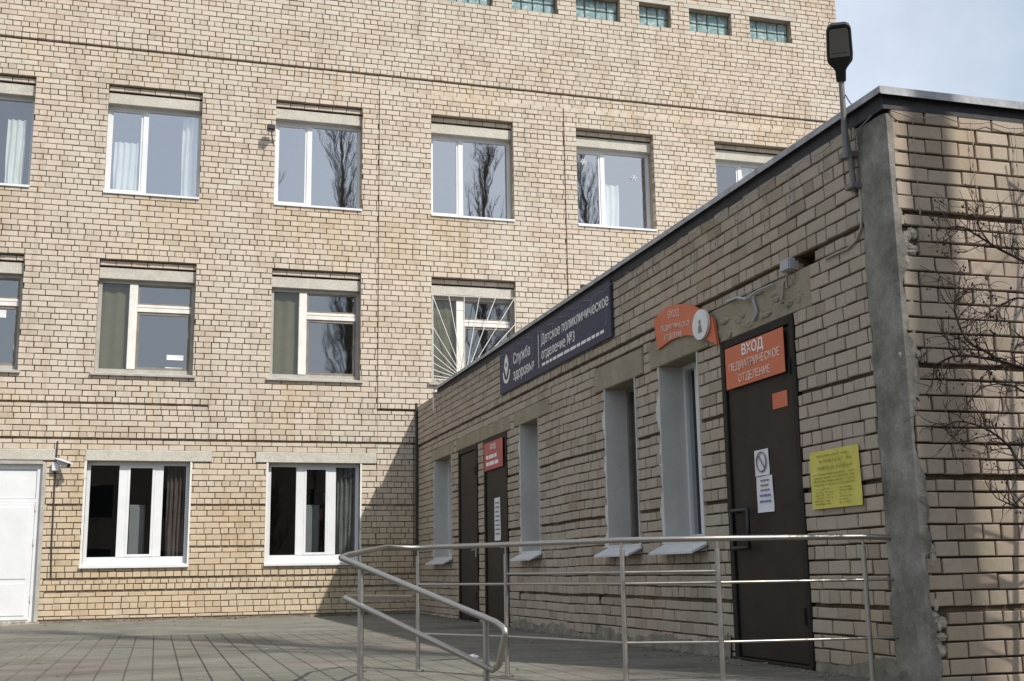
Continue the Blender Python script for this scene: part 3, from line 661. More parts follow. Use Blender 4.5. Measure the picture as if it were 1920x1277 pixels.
def wave(u, z): return 0.006*math.sin(u*0.9+z*1.3)
def da(u, z):
    d = 0.004*math.sin(u*1.1)+0.003*math.sin(z*2.1+u*0.4)
    if z > 2.95: d += 0.014
    if 1.25 < z < 1.95: d += 0.006
    return d
PIL = ULEN-0.315
wa_b = layout(ra, 0.0, 1.60, 0.0, ATOP, 0.05, hol+AL, lambda k: k in ahdr, open_a) + layout(ra, 1.64, PIL, 0.0, ATOP, 0.05, hol+AL+[APATCH], lambda k: k in ahdr or k == 18, open_a, 0.017, lambda u, z: (0.009*math.sin(u*2.1+z*1.7)*max(0, 1-abs(u-8.1)/1.5)*(1 if z < 2.8 else 0)))
def de(u, z): return 0.012 if z > 2.95 else (0.006 if z > 1.95 else (0.010 if z > 1.25 else 0.0))
BROKEN = [(4.4, 4.62, 2.64, 2.85), (4.4, 4.57, 1.97, 2.06), (4.4, 4.58, 0.14, 0.46), (4.4, 4.55, 0.75, 0.85)]
ew_b = layout(ra, XA+0.03, EX1, -0.03, ATOP, 0.05, BROKEN, lambda k: k in {29, 28, 19, 18, 12, 11, 4, 3, 8, 23, 33}, lambda zl, u: any(abs(zl-s) < 0.02 for s in (2.95, 1.95, 1.25, 0.45)))
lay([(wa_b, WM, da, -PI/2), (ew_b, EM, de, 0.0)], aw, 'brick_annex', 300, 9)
# broken, smeared rubble where bricks are missing by the corner
def lump(mb, r, c, s, fmap):
    u, d, z = c
    n1, n2 = 6, 4; vs = []
    for j in range(n2+1):
        th = PI*j/n2
        for i in range(n1):
            ph = 2*PI*i/n1; k = r.uniform(0.7, 1.1)
            vs.append(fmap(u+s[0]*k*math.sin(th)*math.cos(ph), d+s[1]*k*math.sin(th)*math.sin(ph), z+s[2]*k*math.cos(th)))
    mb.add(vs, [(j*n1+i, j*n1+(i+1) % n1, (j+1)*n1+(i+1) % n1, (j+1)*n1+i) for j in range(n2) for i in range(n1)])
rl = random.Random(31); mb = MB()
for (a, b, c, d) in BROKEN:
    for k in range(12): lump(mb, rl, (rl.uniform(a+0.07, b-0.02), rl.uniform(-0.012, 0.002), rl.uniform(c+0.03, d-0.03)), (rl.uniform(.03, .07), rl.uniform(.012, .03), rl.uniform(.02, .05)), EM)
for k in range(46): lump(mb, rl, (XA+0.055+rl.uniform(-.02, .03), rl.uniform(-0.004, 0.012), rl.uniform(0.05, 3.55)), (rl.uniform(.012, .03), rl.uniform(.01, .018), rl.uniform(.015, .045)), EM)
stuff(mb.build('rubble', 'rubble', aw))
# plaster smear round the corner
pl = MB(); N = 60; rl = random.Random(17)
le = [PIL+0.012*math.sin(i*0.7)+rl.uniform(-.012, .012) for i in range(N+1)]
re = [XA+0.048+0.022*math.sin(i*0.45)+rl.uniform(-.02, .028) for i in range(N+1)]
for i in range(N):
    za, zb = -0.03+3.63*i/N, -0.03+3.63*(i+1)/N
    ring = lambda q, z: [WM(le[q], 0.002, z), WM(le[q]+0.012, 0.024+0.004*math.sin(q), z), WM(ULEN-0.12, 0.030+0.003*math.sin(q*1.3), z), WM(ULEN-0.012, 0.033, z), (XA-0.012, YE-0.030, z), (re[q]-0.008, YE-0.026-0.003*math.sin(q*2.1), z), (re[q], YE-0.004, z)]
    A, B = ring(i, za), ring(i+1, zb); n = len(A)
    pl.add(A+B, [(k, k+1, n+k+1, n+k) for k in range(n-1)], False)
A = [WM(PIL, 0.0, 0.12), WM(PIL, 0.026, 0.12), WM(ULEN, 0.034, 0.12), (XA+0.03, YE-0.03, 0.12), (XA+0.04, YE, 0.12)]; pl.add(A, [(0, 1, 2, 3, 4)])
pl.build('corner_plaster', 'plaster_grey', anx)
# lintels and the patch over the big door
for i, (a, b, c, d) in enumerate(AL):
    mb = MB(); mb.bevbox(*sorted((XA-0.022-0.002*i, XA+0.2)), *sorted((-a, -b)), c, d, 0.01); mb.build('lintel', 'lintel_olive', anx)
a, b, c, d = APATCH; mb = MB(); mb.bevbox(XA-0.012, XA+0.2, -b, -a, c, d, 0.008); lp = mb.build('lintel', 'lintel_olive', anx)
mb = MB(); rl = random.Random(41)
for k in range(26): lump(mb, rl, (rl.uniform(a+.05, b-.1), rl.uniform(0.004, .016), rl.uniform(c+.03, d-.03)), (rl.uniform(.04, .12), rl.uniform(.008, .02), rl.uniform(.015, .05)), WM)
stuff(mb.build('mortar_smear', 'lintel_olive', lp))
mb = MB(); mb.tube([onx(1362, 566, XA-0.05), onx(1382, 558, XA-0.06), onx(1400, 561, XA-0.06)], 0.012, 6); mb.tube([onx(1400, 561, XA-0.05), onx(1420, 545, XA-0.05), onx(1450, 532, XA-0.04)], 0.008, 6); mb.tube([onx(1412, 560, XA-0.03), onx(1420, 585, XA-0.03), onx(1412, 602, XA-0.03)], 0.012, 6)
mb.build('lamp_stub', 'box_grey', lp)
# ragged cement skim along the foot of the wall
def skim(u0, u1, top, seed, mat, d=0.027):
    mb = MB(); rl = random.Random(seed); n = int((u1-u0)/0.035); h = [max(0.02, top(u0+(u1-u0)*k/n)*rl.uniform(.9, 1.08)) for k in range(n+1)]
    for k in range(n):
        a, b = u0+(u1-u0)*k/n, u0+(u1-u0)*(k+1)/n; da_, db_ = d+0.004*math.sin(k*.9), d+0.004*math.sin((k+1)*.9)
        mb.add([WM(a, da_+.012, -0.02), WM(b, db_+.012, -0.02), WM(b, db_, h[k+1]*.6), WM(a, da_, h[k]*.6), WM(b, db_-.006, h[k+1]), WM(a, da_-.006, h[k]), WM(b, 0, h[k+1]+.004), WM(a, 0, h[k]+.004)], [(0, 1, 2, 3), (3, 2, 4, 5), (5, 4, 6, 7)])
    return mb.build('cement_skim', mat, aw)
skim(5.85, 12.02, lambda u: 0.06+0.04*math.sin(u*1.1)+(0.07 if u > 8.9 else 0)+0.025*math.sin(u*4.3)+0.012*math.sin(u*17), 51, 'skim')
skim(13.30, 14.40, lambda u: 0.09+0.04*math.sin(u*5), 52, 'skim')
# coping
cp = MB(); c0, cy = 1.62, ULEN
def lprof(d, z): return (d, z)
ov = 0.075
mb = MB(); mb.box(XA-ov, EX1+0.05, YE-ov, -c0, 3.752, 3.768); mb.box(XA-ov, XA-ov+0.006, YE-ov, -c0, 3.722, 3.752); mb.box(XA-ov+0.006, EX1, YE-ov, YE-ov+0.006, 3.715, 3.752)
mb.build('coping', 'coping_metal', anx)
mb = MB(); mb.box(XA-0.03, EX1, YE-0.03, -c0, 3.632, 3.75); mb.box(XA-0.02, EX1, -c0-0.002, -0.02, 3.55, 3.66); mb.build('roof', 'felt_black', anx)
mb = MB(); mb.bevbox(XA-0.06, XA+0.12, -1.55, -1.30, 3.70, 3.735, 0.006); mb.bevbox(XA-0.045, XA+0.0, -1.40, -1.36, 3.40, 3.70, 0.006); mb.build('cap_strip', 'white_pvc', anx)
# windows of the annex
def annex_window(i, u0, u1, z0, z1, fmat):
    dp = 0.225
    fr = MB(); x = XA+dp
    def B(ua, ub, za, zb, w0, w1): fr.box(x+w0, x+w1, -ub, -ua, za, zb)
    B(u0, u0+0.05, z0, z1, 0, 0.07); B(u1-0.05, u1, z0, z1, 0, 0.07); B(u0+0.05, u1-0.05, z1-0.05, z1, 0.001, 0.07); B(u0+0.05, u1-0.05, z0, z0+0.06, 0.001, 0.07)
    um = (u0+u1)/2 if u1-u0 > 1 else u0+0.30
    B(um-0.035, um+0.035, z0+0.06, z1-0.05, -0.004, 0.07)
    win = fr.build('window', fmat, anx)
    for a, b in ((u0+0.05, um-0.035), (um+0.035, u1-0.05)):
        mb = MB(); mb.add([(x+0.03, -a, z0+0.06), (x+0.03, -b, z0+0.06), (x+0.032, -b, z1-0.05), (x+0.03, -a, z1-0.05)], [(0, 1, 2, 3)]); mb.build('pane', 'glass_clear', win)
    mb = MB()           # painted reveal, spilling unevenly on to the brick face
    for (a, b) in ((u0-0.004, u0+0.012), (u1-0.012, u1+0.004)): mb.box(XA-0.0212, x, -b, -a, z0-0.02, z1+0.01)
    mb.box(XA-0.010, x, -u1+0.012, -u0-0.012, z1-0.012, z1+0.008); mb.box(XA-0.005, x, -u1+0.012, -u0-0.012, z0-0.03, z0-0.004)
    n = 26; rr = random.Random(60+i)
    for (edge, sgn, wmax) in ((u0, -1, 0.10),):
        pr_ = []
        for k in range(n+1):
            z = z0-0.02+(z1-z0)*k/n; w = wmax*(0.35+0.3*math.sin(k*0.9+i)+rr.uniform(0, .35))*(1.5 if k < 5 else (0.35 if k > 22 else 1)); pr_.append((edge+sgn*max(w, 0.008), z))
        for k in range(n):
            mb.add([WM(edge, 0.0215, pr_[k][1]), WM(pr_[k][0], 0.0185, pr_[k][1]), WM(pr_[k+1][0], 0.0185, pr_[k+1][1]), WM(edge, 0.0215, pr_[k+1][1])], [(0, 1, 2, 3)])
    mb.add([WM(u0-0.03, 0.022, z0-0.10), WM(u1+0.03, 0.022, z0-0.10), WM(u1+0.03, 0.022, z0), WM(u0-0.03, 0.022, z0)], [(0, 1, 2, 3)])
    mb.build('painted_reveal', 'reveal_white', win)
    mb = MB(); e = 0.17
    mb.add([WM(u0-0.04, e, z0-0.10), WM(u1+0.05, e, z0-0.10), WM(u1+0.05, 0.024, z0-0.03), WM(u0-0.04, 0.024, z0-0.03), WM(u0-0.04, e, z0-0.118), WM(u1+0.05, e, z0-0.118), WM(u1+0.05, 0.024, z0-0.05), WM(u0-0.04, 0.024, z0-0.05)], [(0, 1, 2, 3), (0, 4, 5, 1), (7, 6, 5, 4), (0, 3, 7, 4), (1, 5, 6, 2)])
    mb.build('sill', 'sill_white', win)
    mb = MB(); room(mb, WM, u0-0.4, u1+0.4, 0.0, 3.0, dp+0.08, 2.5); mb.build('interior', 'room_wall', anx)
for i, q in enumerate(AW): annex_window(i, *q, 'white_pvc' if i in (0, 1, 3) else 'old_brown')
# doors of the annex
def annex_door(u0, u1, z1, handle, hinge_side):
    fr = MB(); w = 0.07
    def B(mb, ua, ub, za, zb, d0, d1, b=0.006): mb.bevbox(XA-d1, XA-d0, -ub, -ua, za, zb, b)
    B(fr, u0, u0+w, 0.0, z1, -0.12, 0.030); B(fr, u1-w, u1, 0.0, z1, -0.12, 0.030); B(fr, u0+w-0.004, u1-w+0.004, z1-w, z1-0.001, -0.12, 0.028)
    d = fr.build('door', 'door_frame_brown', anx)
    mb = MB(); B(mb, u0+w+0.006, u1-w-0.006, 0.025, z1-w-0.006, -0.06, 0.008); lf = mb.build('door_leaf', 'door_brown', d)
    mb = MB(); B(mb, u0-0.01, u1+0.01, -0.02, 0.022, -0.12, 0.05); mb.build('threshold', 'door_frame_brown', d)
    mb = MB()
    if handle == 'pull':
        a, b, za, zb, o = u0+0.15, u0+0.42, 0.86, 1.15, 0.075
        mb.tube([WM(a, 0.008, zb), WM(a, o, zb), WM(b, o, zb), WM(b, o, za), WM(a, o, za), WM(a, 0.008, za)], 0.017, 8); mb.tube([WM(a, o, zb), WM(a, o, za)], 0.015, 8)
        mb.build('handle', 'black_plastic', d)
    else:
        mb.tube([WM(u1-0.16, 0.008, 1.02), WM(u1-0.16, 0.05, 1.02), WM(u1-0.26, 0.05, 1.02)], 0.01, 8); mb.bevbox(XA-0.014, XA-0.008, -(u1-0.13), -(u1-0.19), 0.92, 1.08, 0.002); mb.build('handle', 'stainless', d)
    for hz in (0.3, 2.1):
        mb = MB(); uu = u1-w if hinge_side else u0+w; mb.tube([WM(uu, 0.034, hz), WM(uu, 0.034, hz+0.12)], 0.011, 8); mb.build('hinge', 'door_frame_brown', d)
    return d
for (u0_, u1_, z0_, z1_), h in zip(AD, ('lever', 'lever', 'pull')): annex_door(u0_, u1_, z1_, h, True)

# ================================================================== writing
def text(parent, body, size, mat, loc, fmap_axes, d=0.004, sx=1.0, align='CENTER', bold=0.0, shear=0.0):
    cu_ = bpy.data.curves.new('lettering', 'FONT'); cu_.body = body; cu_.size = size; cu_.align_x = align; cu_.align_y = 'CENTER'; cu_.extrude = d/2; cu_.offset = bold; cu_.shear = shear; cu_.resolution_u = 4
    o = bpy.data.objects.new('lettering', cu_); COL.objects.link(o); bpy.context.view_layer.update()
    me = bpy.data.meshes.new_from_object(o.evaluated_get(bpy.context.evaluated_depsgraph_get())); bpy.data.objects.remove(o); me.name = 'lettering'
    me.materials.clear(); me.materials.append(MATS[mat])
    X, Y, Z = fmap_axes
    M = Matrix(((X.x*sx, Y.x, Z.x, loc[0]), (X.y*sx, Y.y, Z.y, loc[1]), (X.z*sx, Y.z, Z.z, loc[2]), (0, 0, 0, 1))); me.transform(M)
    ob = link('lettering', me); return kid(ob, parent)
def words(parent, body, size, mat, u, z, d, sx=1.0):
    for w_ in body.split(' '):
        o = text(parent, w_, size, mat, WM(u, d, z), WAX, sx=sx, align='LEFT'); u += (max(-v.co.y for v in o.data.vertices)-u)+size*0.30
WAX = (Vector((0, -1, 0)), Vector((0, 0, 1)), Vector((-1, 0, 0)))
def seg_lines(mb, r, fmap, u0, u1, z0, z1, rows, d, h=0.4, amin=0.02, amax=0.07, gap=0.012):
    """illegible small print: rows of word-long dashes"""
    dzr = (z1-z0)/rows
    for k in range(rows):
        z = z1-(k+0.5)*dzr; u = u0+r.uniform(0, 0.02); ue = u1-r.uniform(0, 0.25)*(u1-u0)
        while u < ue:
            w = r.uniform(amin, amax); b = min(u+w, u1)
            mb.prism([(u, z-dzr*h/2), (b, z-dzr*h/2), (b, z+dzr*h/2), (u, z+dzr*h/2)], fmap, d, d+0.0012); u = b+gap
# ---- long blue sign
bs = thing('clinic_sign', 'long dark blue clinic sign with white lettering below the annex parapet', 'sign', loc=WM(7.65, 0.03, 3.06))
mb = MB(); mb.bevbox(XA-0.060, XA-0.030, -9.73, -5.57, 3.06, 3.665, 0.006); kid(mb.build('board', 'sign_blue'), bs)
mb = MB(); mb.prism([(7.30, 3.14), (7.315, 3.14), (7.315, 3.56), (7.30, 3.56)], WM, 0.061, 0.065); kid(mb.build('divider', 'text_white'), bs)
P = lambda u, z, d=0.064: WM(u, d, z)
text(bs, 'Служба', 0.20, 'text_white', P(6.22, 3.43), WAX, align='LEFT'); text(bs, 'здоровья', 0.20, 'text_white', P(6.22, 3.22), WAX, align='LEFT')
words(bs, 'Детское поликлиническое', 0.175, 'text_white', 7.42, 3.46, 0.064); words(bs, 'отделение №3', 0.175, 'text_white', 7.42, 3.28, 0.064)
mb = MB(); seg_lines(mb, random.Random(4), WM, 7.42, 9.60, 3.135, 3.185, 1, 0.061, 0.7, 0.08, 0.22, 0.03); kid(mb.build('small_print', 'text_white'), bs)
lg = MB(); uc, zc = 5.90, 3.42
lg.prism([(uc, zc-0.16), (uc+0.10, zc-0.02), (uc+0.07, zc+0.08), (uc, zc+0.15), (uc-0.07, zc+0.08), (uc-0.10, zc-0.02)], WM, 0.061, 0.065)
arc = [(uc+0.17*math.cos(PI+PI*k/14), zc-0.08+0.17*math.sin(PI+PI*k/14)) for k in range(15)]+[(uc+0.125*math.cos(2*PI-PI*k/14), zc-0.08+0.125*math.sin(2*PI-PI*k/14)) for k in range(15)]
for k in range(14):
    q = [arc[k], arc[k+1], arc[28-k], arc[29-k]]; lg.prism(q, WM, 0.061, 0.065)
kid(lg.build('emblem', 'text_white'), bs)
lg = MB(); lg.prism([(uc+0.032*math.cos(2*PI*k/10), zc+0.0+0.032*math.sin(2*PI*k/10)) for k in range(10)], WM, 0.065, 0.067); kid(lg.build('emblem_eye', 'sign_blue'), bs)
# ---- arched orange sign
ac = thing('arched_sign', 'arched orange entrance sign with a white roundel above the annex window', 'sign', loc=WM(11.35, 0.03, 2.6))
XS = XA-0.045
def wz(px, py): q = onx(px, py, XS); return (-q.y, q.z)
lo = smooth([Vector((*wz(*p), 0)) for p in ((1235, 656), (1260, 638), (1288, 629), (1314, 633), (1346, 646))], 4); hi = smooth([Vector((*wz(*p), 0)) for p in ((1227, 600), (1250, 578), (1279, 570), (1308, 577), (1338, 598))], 4)
mb = MB()
for k in range(len(lo)-1): mb.prism([(lo[k].x, lo[k].y), (lo[k+1].x, lo[k+1].y), (hi[k+1].x, hi[k+1].y), (hi[k].x, hi[k].y)], WM, 0.030, 0.055)
kid(mb.build('board', 'sign_orange'), ac)
tl = math.atan2(lo[-1].y-lo[0].y, lo[-1].x-lo[0].x)*0.75
TAX = (Vector((0, -math.cos(tl), math.sin(tl))), Vector((0, math.sin(tl), math.cos(tl))), Vector((-1, 0, 0)))
for body, size, px, py, sx_ in (('ВХОД', 0.085, 1265, 589, 1.0), ('ПЕДИАТРИЧЕСКОЕ', 0.066, 1268, 612, 1.0), ('ОТДЕЛЕНИЕ', 0.066, 1265, 630, 0.95)):
    u_, z_ = wz(px, py); text(ac, body, size, 'text_pink', WM(u_, 0.058, z_), TAX, sx=sx_)
ru, rz_ = wz(1320, 609)
mb = MB(); mb.prism([(ru+0.150*math.cos(2*PI*k/28), rz_+0.130*math.sin(2*PI*k/28)) for k in range(28)], WM, 0.060, 0.085); kid(mb.build('roundel', 'sign_white'), ac)
mb = MB(); mb.prism([(ru+0.022*math.cos(2*PI*k/10), rz_+0.022+0.022*math.sin(2*PI*k/10)) for k in range(10)], WM, 0.085, 0.087); kid(mb.build('pictogram_head', 'ink_grey'), ac)
mb = MB(); mb.prism([(ru-0.04, rz_-0.07), (ru+0.04, rz_-0.07), (ru+0.025, rz_-0.004), (ru-0.025, rz_-0.004)], WM, 0.085, 0.087); kid(mb.build('pictogram_body', 'ink_grey'), ac)
# ---- orange door sign, red door sign, square sticker
ds = thing('door_sign', 'orange rectangular entrance sign fixed to the top of the wide brown door', 'sign', loc=WM(12.66, 0.03, 2.14))
mb = MB(); mb.bevbox(XA-0.040, XA-0.034, -13.14, -12.19, 2.13, 2.47, 0.002); kid(mb.build('board', 'sign_orange'), ds)
text(ds, 'ВХОД', 0.118, 'text_white', P(12.66, 2.405, 0.042), WAX, sx=1.05, bold=0.0015); text(ds, 'ПЕДИАТРИЧЕСКОЕ', 0.088, 'text_pink', P(12.665, 2.295, 0.042), WAX, sx=0.98); text(ds, 'ОТДЕЛЕНИЕ', 0.088, 'text_pink', P(12.665, 2.19, 0.042), WAX, sx=0.95)
rs_ = thing('door_sign', 'red sign with white print on the far brown door beside a white notice', 'sign', loc=WM(5.1, 0.03, 2.12))
mb = MB(); mb.bevbox(XA-0.040, XA-0.034, -5.58, -4.64, 2.10, 2.49, 0.002); kid(mb.build('board', 'sign_red'), rs_)
text(rs_, 'ВХОД', 0.10, 'text_white', P(5.10, 2.41, 0.042), WAX)
mb = MB(); seg_lines(mb, random.Random(8), WM, 4.74, 5.5, 2.14, 2.33, 2, 0.0405, 0.55, 0.10, 0.3, 0.03); kid(mb.build('small_print', 'text_white'), rs_)
mb = MB(); mb.bevbox(XA-0.014, XA-0.0085, -13.10, -12.88, 1.88, 2.0, 0.001); tag(mb.build('sticker', 'sign_orange'), 'small plain orange square sticker on the wide brown door', 'sticker')
# ---- notices
ns = thing('no_smoking_notice', 'white no smoking notice on the wide brown door', 'notice', loc=WM(12.66, 0.01, 1.40))
kid(paper('sheet', '', WM, 'paper_white', 12.55, 12.77, 1.40, 1.60, 0.011), ns); [ns.children[0].__delitem__(k) for k in ('label', 'category')]
mb = MB(); mb.tube([WM(12.66+0.075*math.cos(2*PI*k/20), 0.020, 1.505+0.075*math.sin(2*PI*k/20)) for k in range(21)], 0.006, 4); mb.tube([WM(12.61, 0.020, 1.56), WM(12.71, 0.020, 1.45)], 0.006, 4); kid(mb.build('ban_ring', 'ink_grey'), ns)
pn = thing('printed_notice', 'white printed page taped below the no smoking notice', 'notice', loc=WM(12.68, 0.01, 1.12))
kid(paper('sheet', '', WM, 'paper_white', 12.56, 12.81, 1.12, 1.395, 0.011), pn); [pn.children[0].__delitem__(k) for k in ('label', 'category')]
mb = MB(); seg_lines(mb, random.Random(2), WM, 12.61, 12.76, 1.27, 1.38, 3, 0.017, 0.35, .03, .08); kid(mb.build('print', 'ink_grey'), pn)
mb = MB(); seg_lines(mb, random.Random(3), WM, 12.60, 12.77, 1.18, 1.27, 2, 0.017, 0.35, .03, .08); kid(mb.build('print', 'ink_blue'), pn)
fn = thing('printed_notice', 'tall narrow white notice on the far brown door under the red sign', 'notice', loc=WM(5.2, 0.01, 1.1))
kid(paper('sheet', '', WM, 'paper_white', 5.05, 5.34, 1.12, 1.70, 0.011), fn); [fn.children[0].__delitem__(k) for k in ('label', 'category')]
mb = MB(); seg_lines(mb, random.Random(6), WM, 5.09, 5.30, 1.18, 1.66, 8, 0.017, 0.35, .04, .1); kid(mb.build('print', 'ink_grey'), fn)
yn = thing('yellow_notice', 'yellow handwritten poster taped to the brick beside the wide brown door', 'notice', loc=WM(13.7, 0.03, 1.1))
kid(paper('sheet', '', WM, 'paper_yellow', 13.40, 14.02, 1.10, 1.50, 0.034), yn); [yn.children[0].__delitem__(k) for k in ('label', 'category')]
mb = MB(); rr = random.Random(12)

def scrawl(u0, u1, z, h, dens):
    u = u0
    while u < u1:
        if rr.random() < 0.8:
            z_ = z+rr.uniform(-.15, .15)*h; du, dz_ = rr.uniform(-.25, .4)*h, h*rr.uniform(.5, 1.0); w_ = 0.0022
            mb.prism([(u, z_-dz_/2), (u+w_, z_-dz_/2), (u+du+w_, z_+dz_/2), (u+du, z_+dz_/2)], WM, 0.0425, 0.0435)
            if rr.random() < 0.6: mb.prism([(u, z_-w_), (u+h*.5, z_-w_), (u+h*.5, z_+w_), (u, z_+w_)], WM, 0.0436, 0.0445)
        u += dens*rr.uniform(.6, 1.4)
scrawl(13.50, 13.92, 1.462, .018, .010); scrawl(13.53, 13.93, 1.425, .034, .013); scrawl(13.50, 13.94, 1.378, .040, .014)
for k in range(4): scrawl(13.45, 13.96, 1.335-k*.024, .015, .009)
for k in range(6): scrawl(13.45, 13.66+rr.uniform(-.05, .05), 1.232-k*.020, .012, .010); scrawl(13.76, 13.92+rr.uniform(-.05, .05), 1.232-k*.020, .012, .009)
kid(stuff(mb.build('handwriting', 'ink_olive')), yn)

# ================================================================== lamp, cables, garland
lm = thing('wall_street_lamp', 'grey pole lamp with dark flat head rising above the annex parapet', 'lamp', loc=onx(1597, 325, XA-0.06))
pb, pm_, pt = onx(1598, 325, XA-0.065), onx(1583, 235, XA-0.115), onx(1577, 148, XA-0.13)
mb = MB(); mb.tube([onx(1602, 360, XA-0.05), pb, pm_, pt], 0.019, 10); mb.tube([pm_+(pt-pm_)*-0.7, pm_], 0.022, 10); kid(mb.build('pole', 'pole_grey'), lm)
mb = MB(); q = onx(1592, 292, XA-0.06); mb.bevbox(q.x-0.05, XA+0.0, q.y-0.05, q.y+0.05, q.z-0.02, q.z+0.02, 0.004); q = onx(1600, 350, XA-0.06); mb.bevbox(q.x-0.04, XA+0.0, q.y-0.045, q.y+0.045, q.z-0.02, q.z+0.02, 0.004); kid(mb.build('bracket', 'pole_grey'), lm)
he = onx(1571.5, 44, XA-0.30); ax = (he-pt); hl = ax.length; ax.normalize()
tocam = (CAM-pt).normalized(); nn = (tocam-ax*tocam.dot(ax)).normalized(); sd = ax.cross(nn).normalized()
def ring(t, w, th, off=0.0):
    c = pt+ax*(t*hl); pts = []
    for k in range(12):
        a = 2*PI*k/12; x, y = math.cos(a), math.sin(a)
        sx_ = math.copysign(abs(x)**0.4, x)*w/2; sy_ = math.copysign(abs(y)**0.4, y)*th/2
        pts.append(c+sd*sx_+nn*(sy_+off))
    return pts
prof = [(-0.02, .066, .06), (0.17, .072, .06), (0.22, .09, .06), (0.34, .165, .06), (0.45, .172, .055), (0.9, .160, .05), (0.965, .14, .045), (1.0, .10, .035)]
mb = MB(); R_ = [ring(t, w, th) for t, w, th in prof]; vs = [p for r in R_ for p in r]; fs = [(i*12+k, i*12+(k+1) % 12, (i+1)*12+(k+1) % 12, (i+1)*12+k) for i in range(len(R_)-1) for k in range(12)]
fs += [tuple(range(11, -1, -1)), tuple(range((len(R_)-1)*12, len(R_)*12))]; mb.add(vs, fs); kid(mb.build('housing', 'black_plastic'), lm)
def hp(t, s, d): return pt+ax*(t*hl)+sd*s+nn*d
mb = MB(); mb.add([hp(.44, -.066, .0285), hp(.44, .066, .0285), hp(.90, .060, .0285), hp(.945, .050, .0285), hp(.945, -.050, .0285), hp(.90, -.060, .0285)], [(0, 1, 2, 3, 4, 5)]); kid(mb.build('lens', 'lens_grey'), lm)
mb = MB()
for k in range(7): mb.add([hp(.50, -.05+k*.0145, .0292), hp(.50, -.041+k*.0145, .0292), hp(.518, -.041+k*.0145, .0292), hp(.518, -.05+k*.0145, .0292)], [(0, 1, 2, 3)])
kid(mb.build('led_row', 'black_plastic'), lm)
mb = MB(); mb.tube([onx(1604, 330, XA-0.03), onx(1612, 355, XA-0.028), onx(1616, 390, XA-0.028), onx(1615, 425, XA-0.028), onx(1606, 450, XA-0.028), onx(1590, 466, XA-0.028), onx(1566, 476, XA-0.028), onx(1548, 486, XA-0.02)], 0.009, 8)
tag(mb.build('cable', 'cable_light'), 'pale cable curving down the annex brick from the pole lamp', 'cable')
mb = MB(); q = onx(1600, 195, XA-0.1); mb.tube([onx(1585, 178, XA-0.12), onx(1592, 190, XA-0.05), onx(1602, 202, XA+0.1)], 0.004, 5); tag(mb.build('cable', 'cable_dark'), 'thin wire from the lamp pole down to the annex roof', 'cable')
jb = thing('junction_box', 'grey junction box beside the hole in the annex brick', 'junction box', loc=onx(1488, 498, XA-0.05))
mb = MB(); mb.bevbox(XA-0.075, XA-0.012, -13.35, -13.22, 2.86, 2.95, 0.008); kid(mb.build('body', 'box_grey'), jb); mb = MB(); mb.bevbox(XA-0.082, XA-0.0755, -13.345, -13.225, 2.865, 2.945, 0.003); kid(mb.build('lid', 'box_grey'), jb)
mb = MB(); mb.tube([onx(1476, 520, XA-0.02), onx(1469, 530, XA-0.03), onx(1468, 545, XA-0.03), onx(1466, 560, XA-0.03)], 0.009, 6); mb.tube([onx(1480, 508, XA-0.03), onx(1474, 519, XA-0.03), onx(1476, 540, XA-0.03)], 0.006, 6)
tag(mb.build('cable', 'cable_light'), 'short cable loop hanging from the junction box towards the wide door', 'cable')
mb = MB(); mb.tube([(XA-0.05, -0.07, 0.02), (XA-0.05, -0.07, 1.5), (XA-0.055, -0.075, 3.72)], 0.022, 8); mb.tube([(XA-0.10, -0.05, 0.8), (XA-0.10, -0.05, 3.1)], 0.007, 6); tag(mb.build('drainpipe', 'cable_dark'), 'thin dark drainpipe in the corner between annex and main building', 'pipe')
def garland(fmap, u0, u1, z, step, droplen, r, d0):
    pts = []; u = u0; k = 0; mb = MB(); n = int((u1-u0)/step)
    for i in range(n*5+1):
        u = u0+(u1-u0)*i/(n*5); ph = (i % 5)/5; pts.append(fmap(u, d0+r.uniform(-.006, .006), z-0.035*math.sin(PI*ph)+r.uniform(-.006, .006)))
    mb.tube(pts, 0.0035, 4)
    for i in range(n):
        u = u0+(u1-u0)*(i+0.5)/n+r.uniform(-.03, .03); L = droplen*r.uniform(0.4, 1.25); zt = z-0.02; q = []
        for j in range(6): q.append(fmap(u+r.uniform(-.012, .012), d0-0.002+r.uniform(-.004, .004), zt-L*j/5))
        mb.tube(q, 0.0022, 4)
        for j in range(1, 6): mb.tube([q[j], Vector(q[j])-Vector((0, 0, 0.02))], 0.006, 5)
    return mb
tag(garland(WM, 1.7, ULEN-0.05, 3.615, 0.42, 0.30, random.Random(71), 0.062).build('light_garland', 'garland_wire'), 'string of icicle lights hung below the parapet along the door side of the annex', 'garland')
tag(garland(EM, XA+0.02, 9.0, 3.615, 0.36, 0.75, random.Random(72), 0.05).build('light_garland', 'garland_wire'), 'string of icicle lights hung on the annex wall behind the bare branches', 'garland')

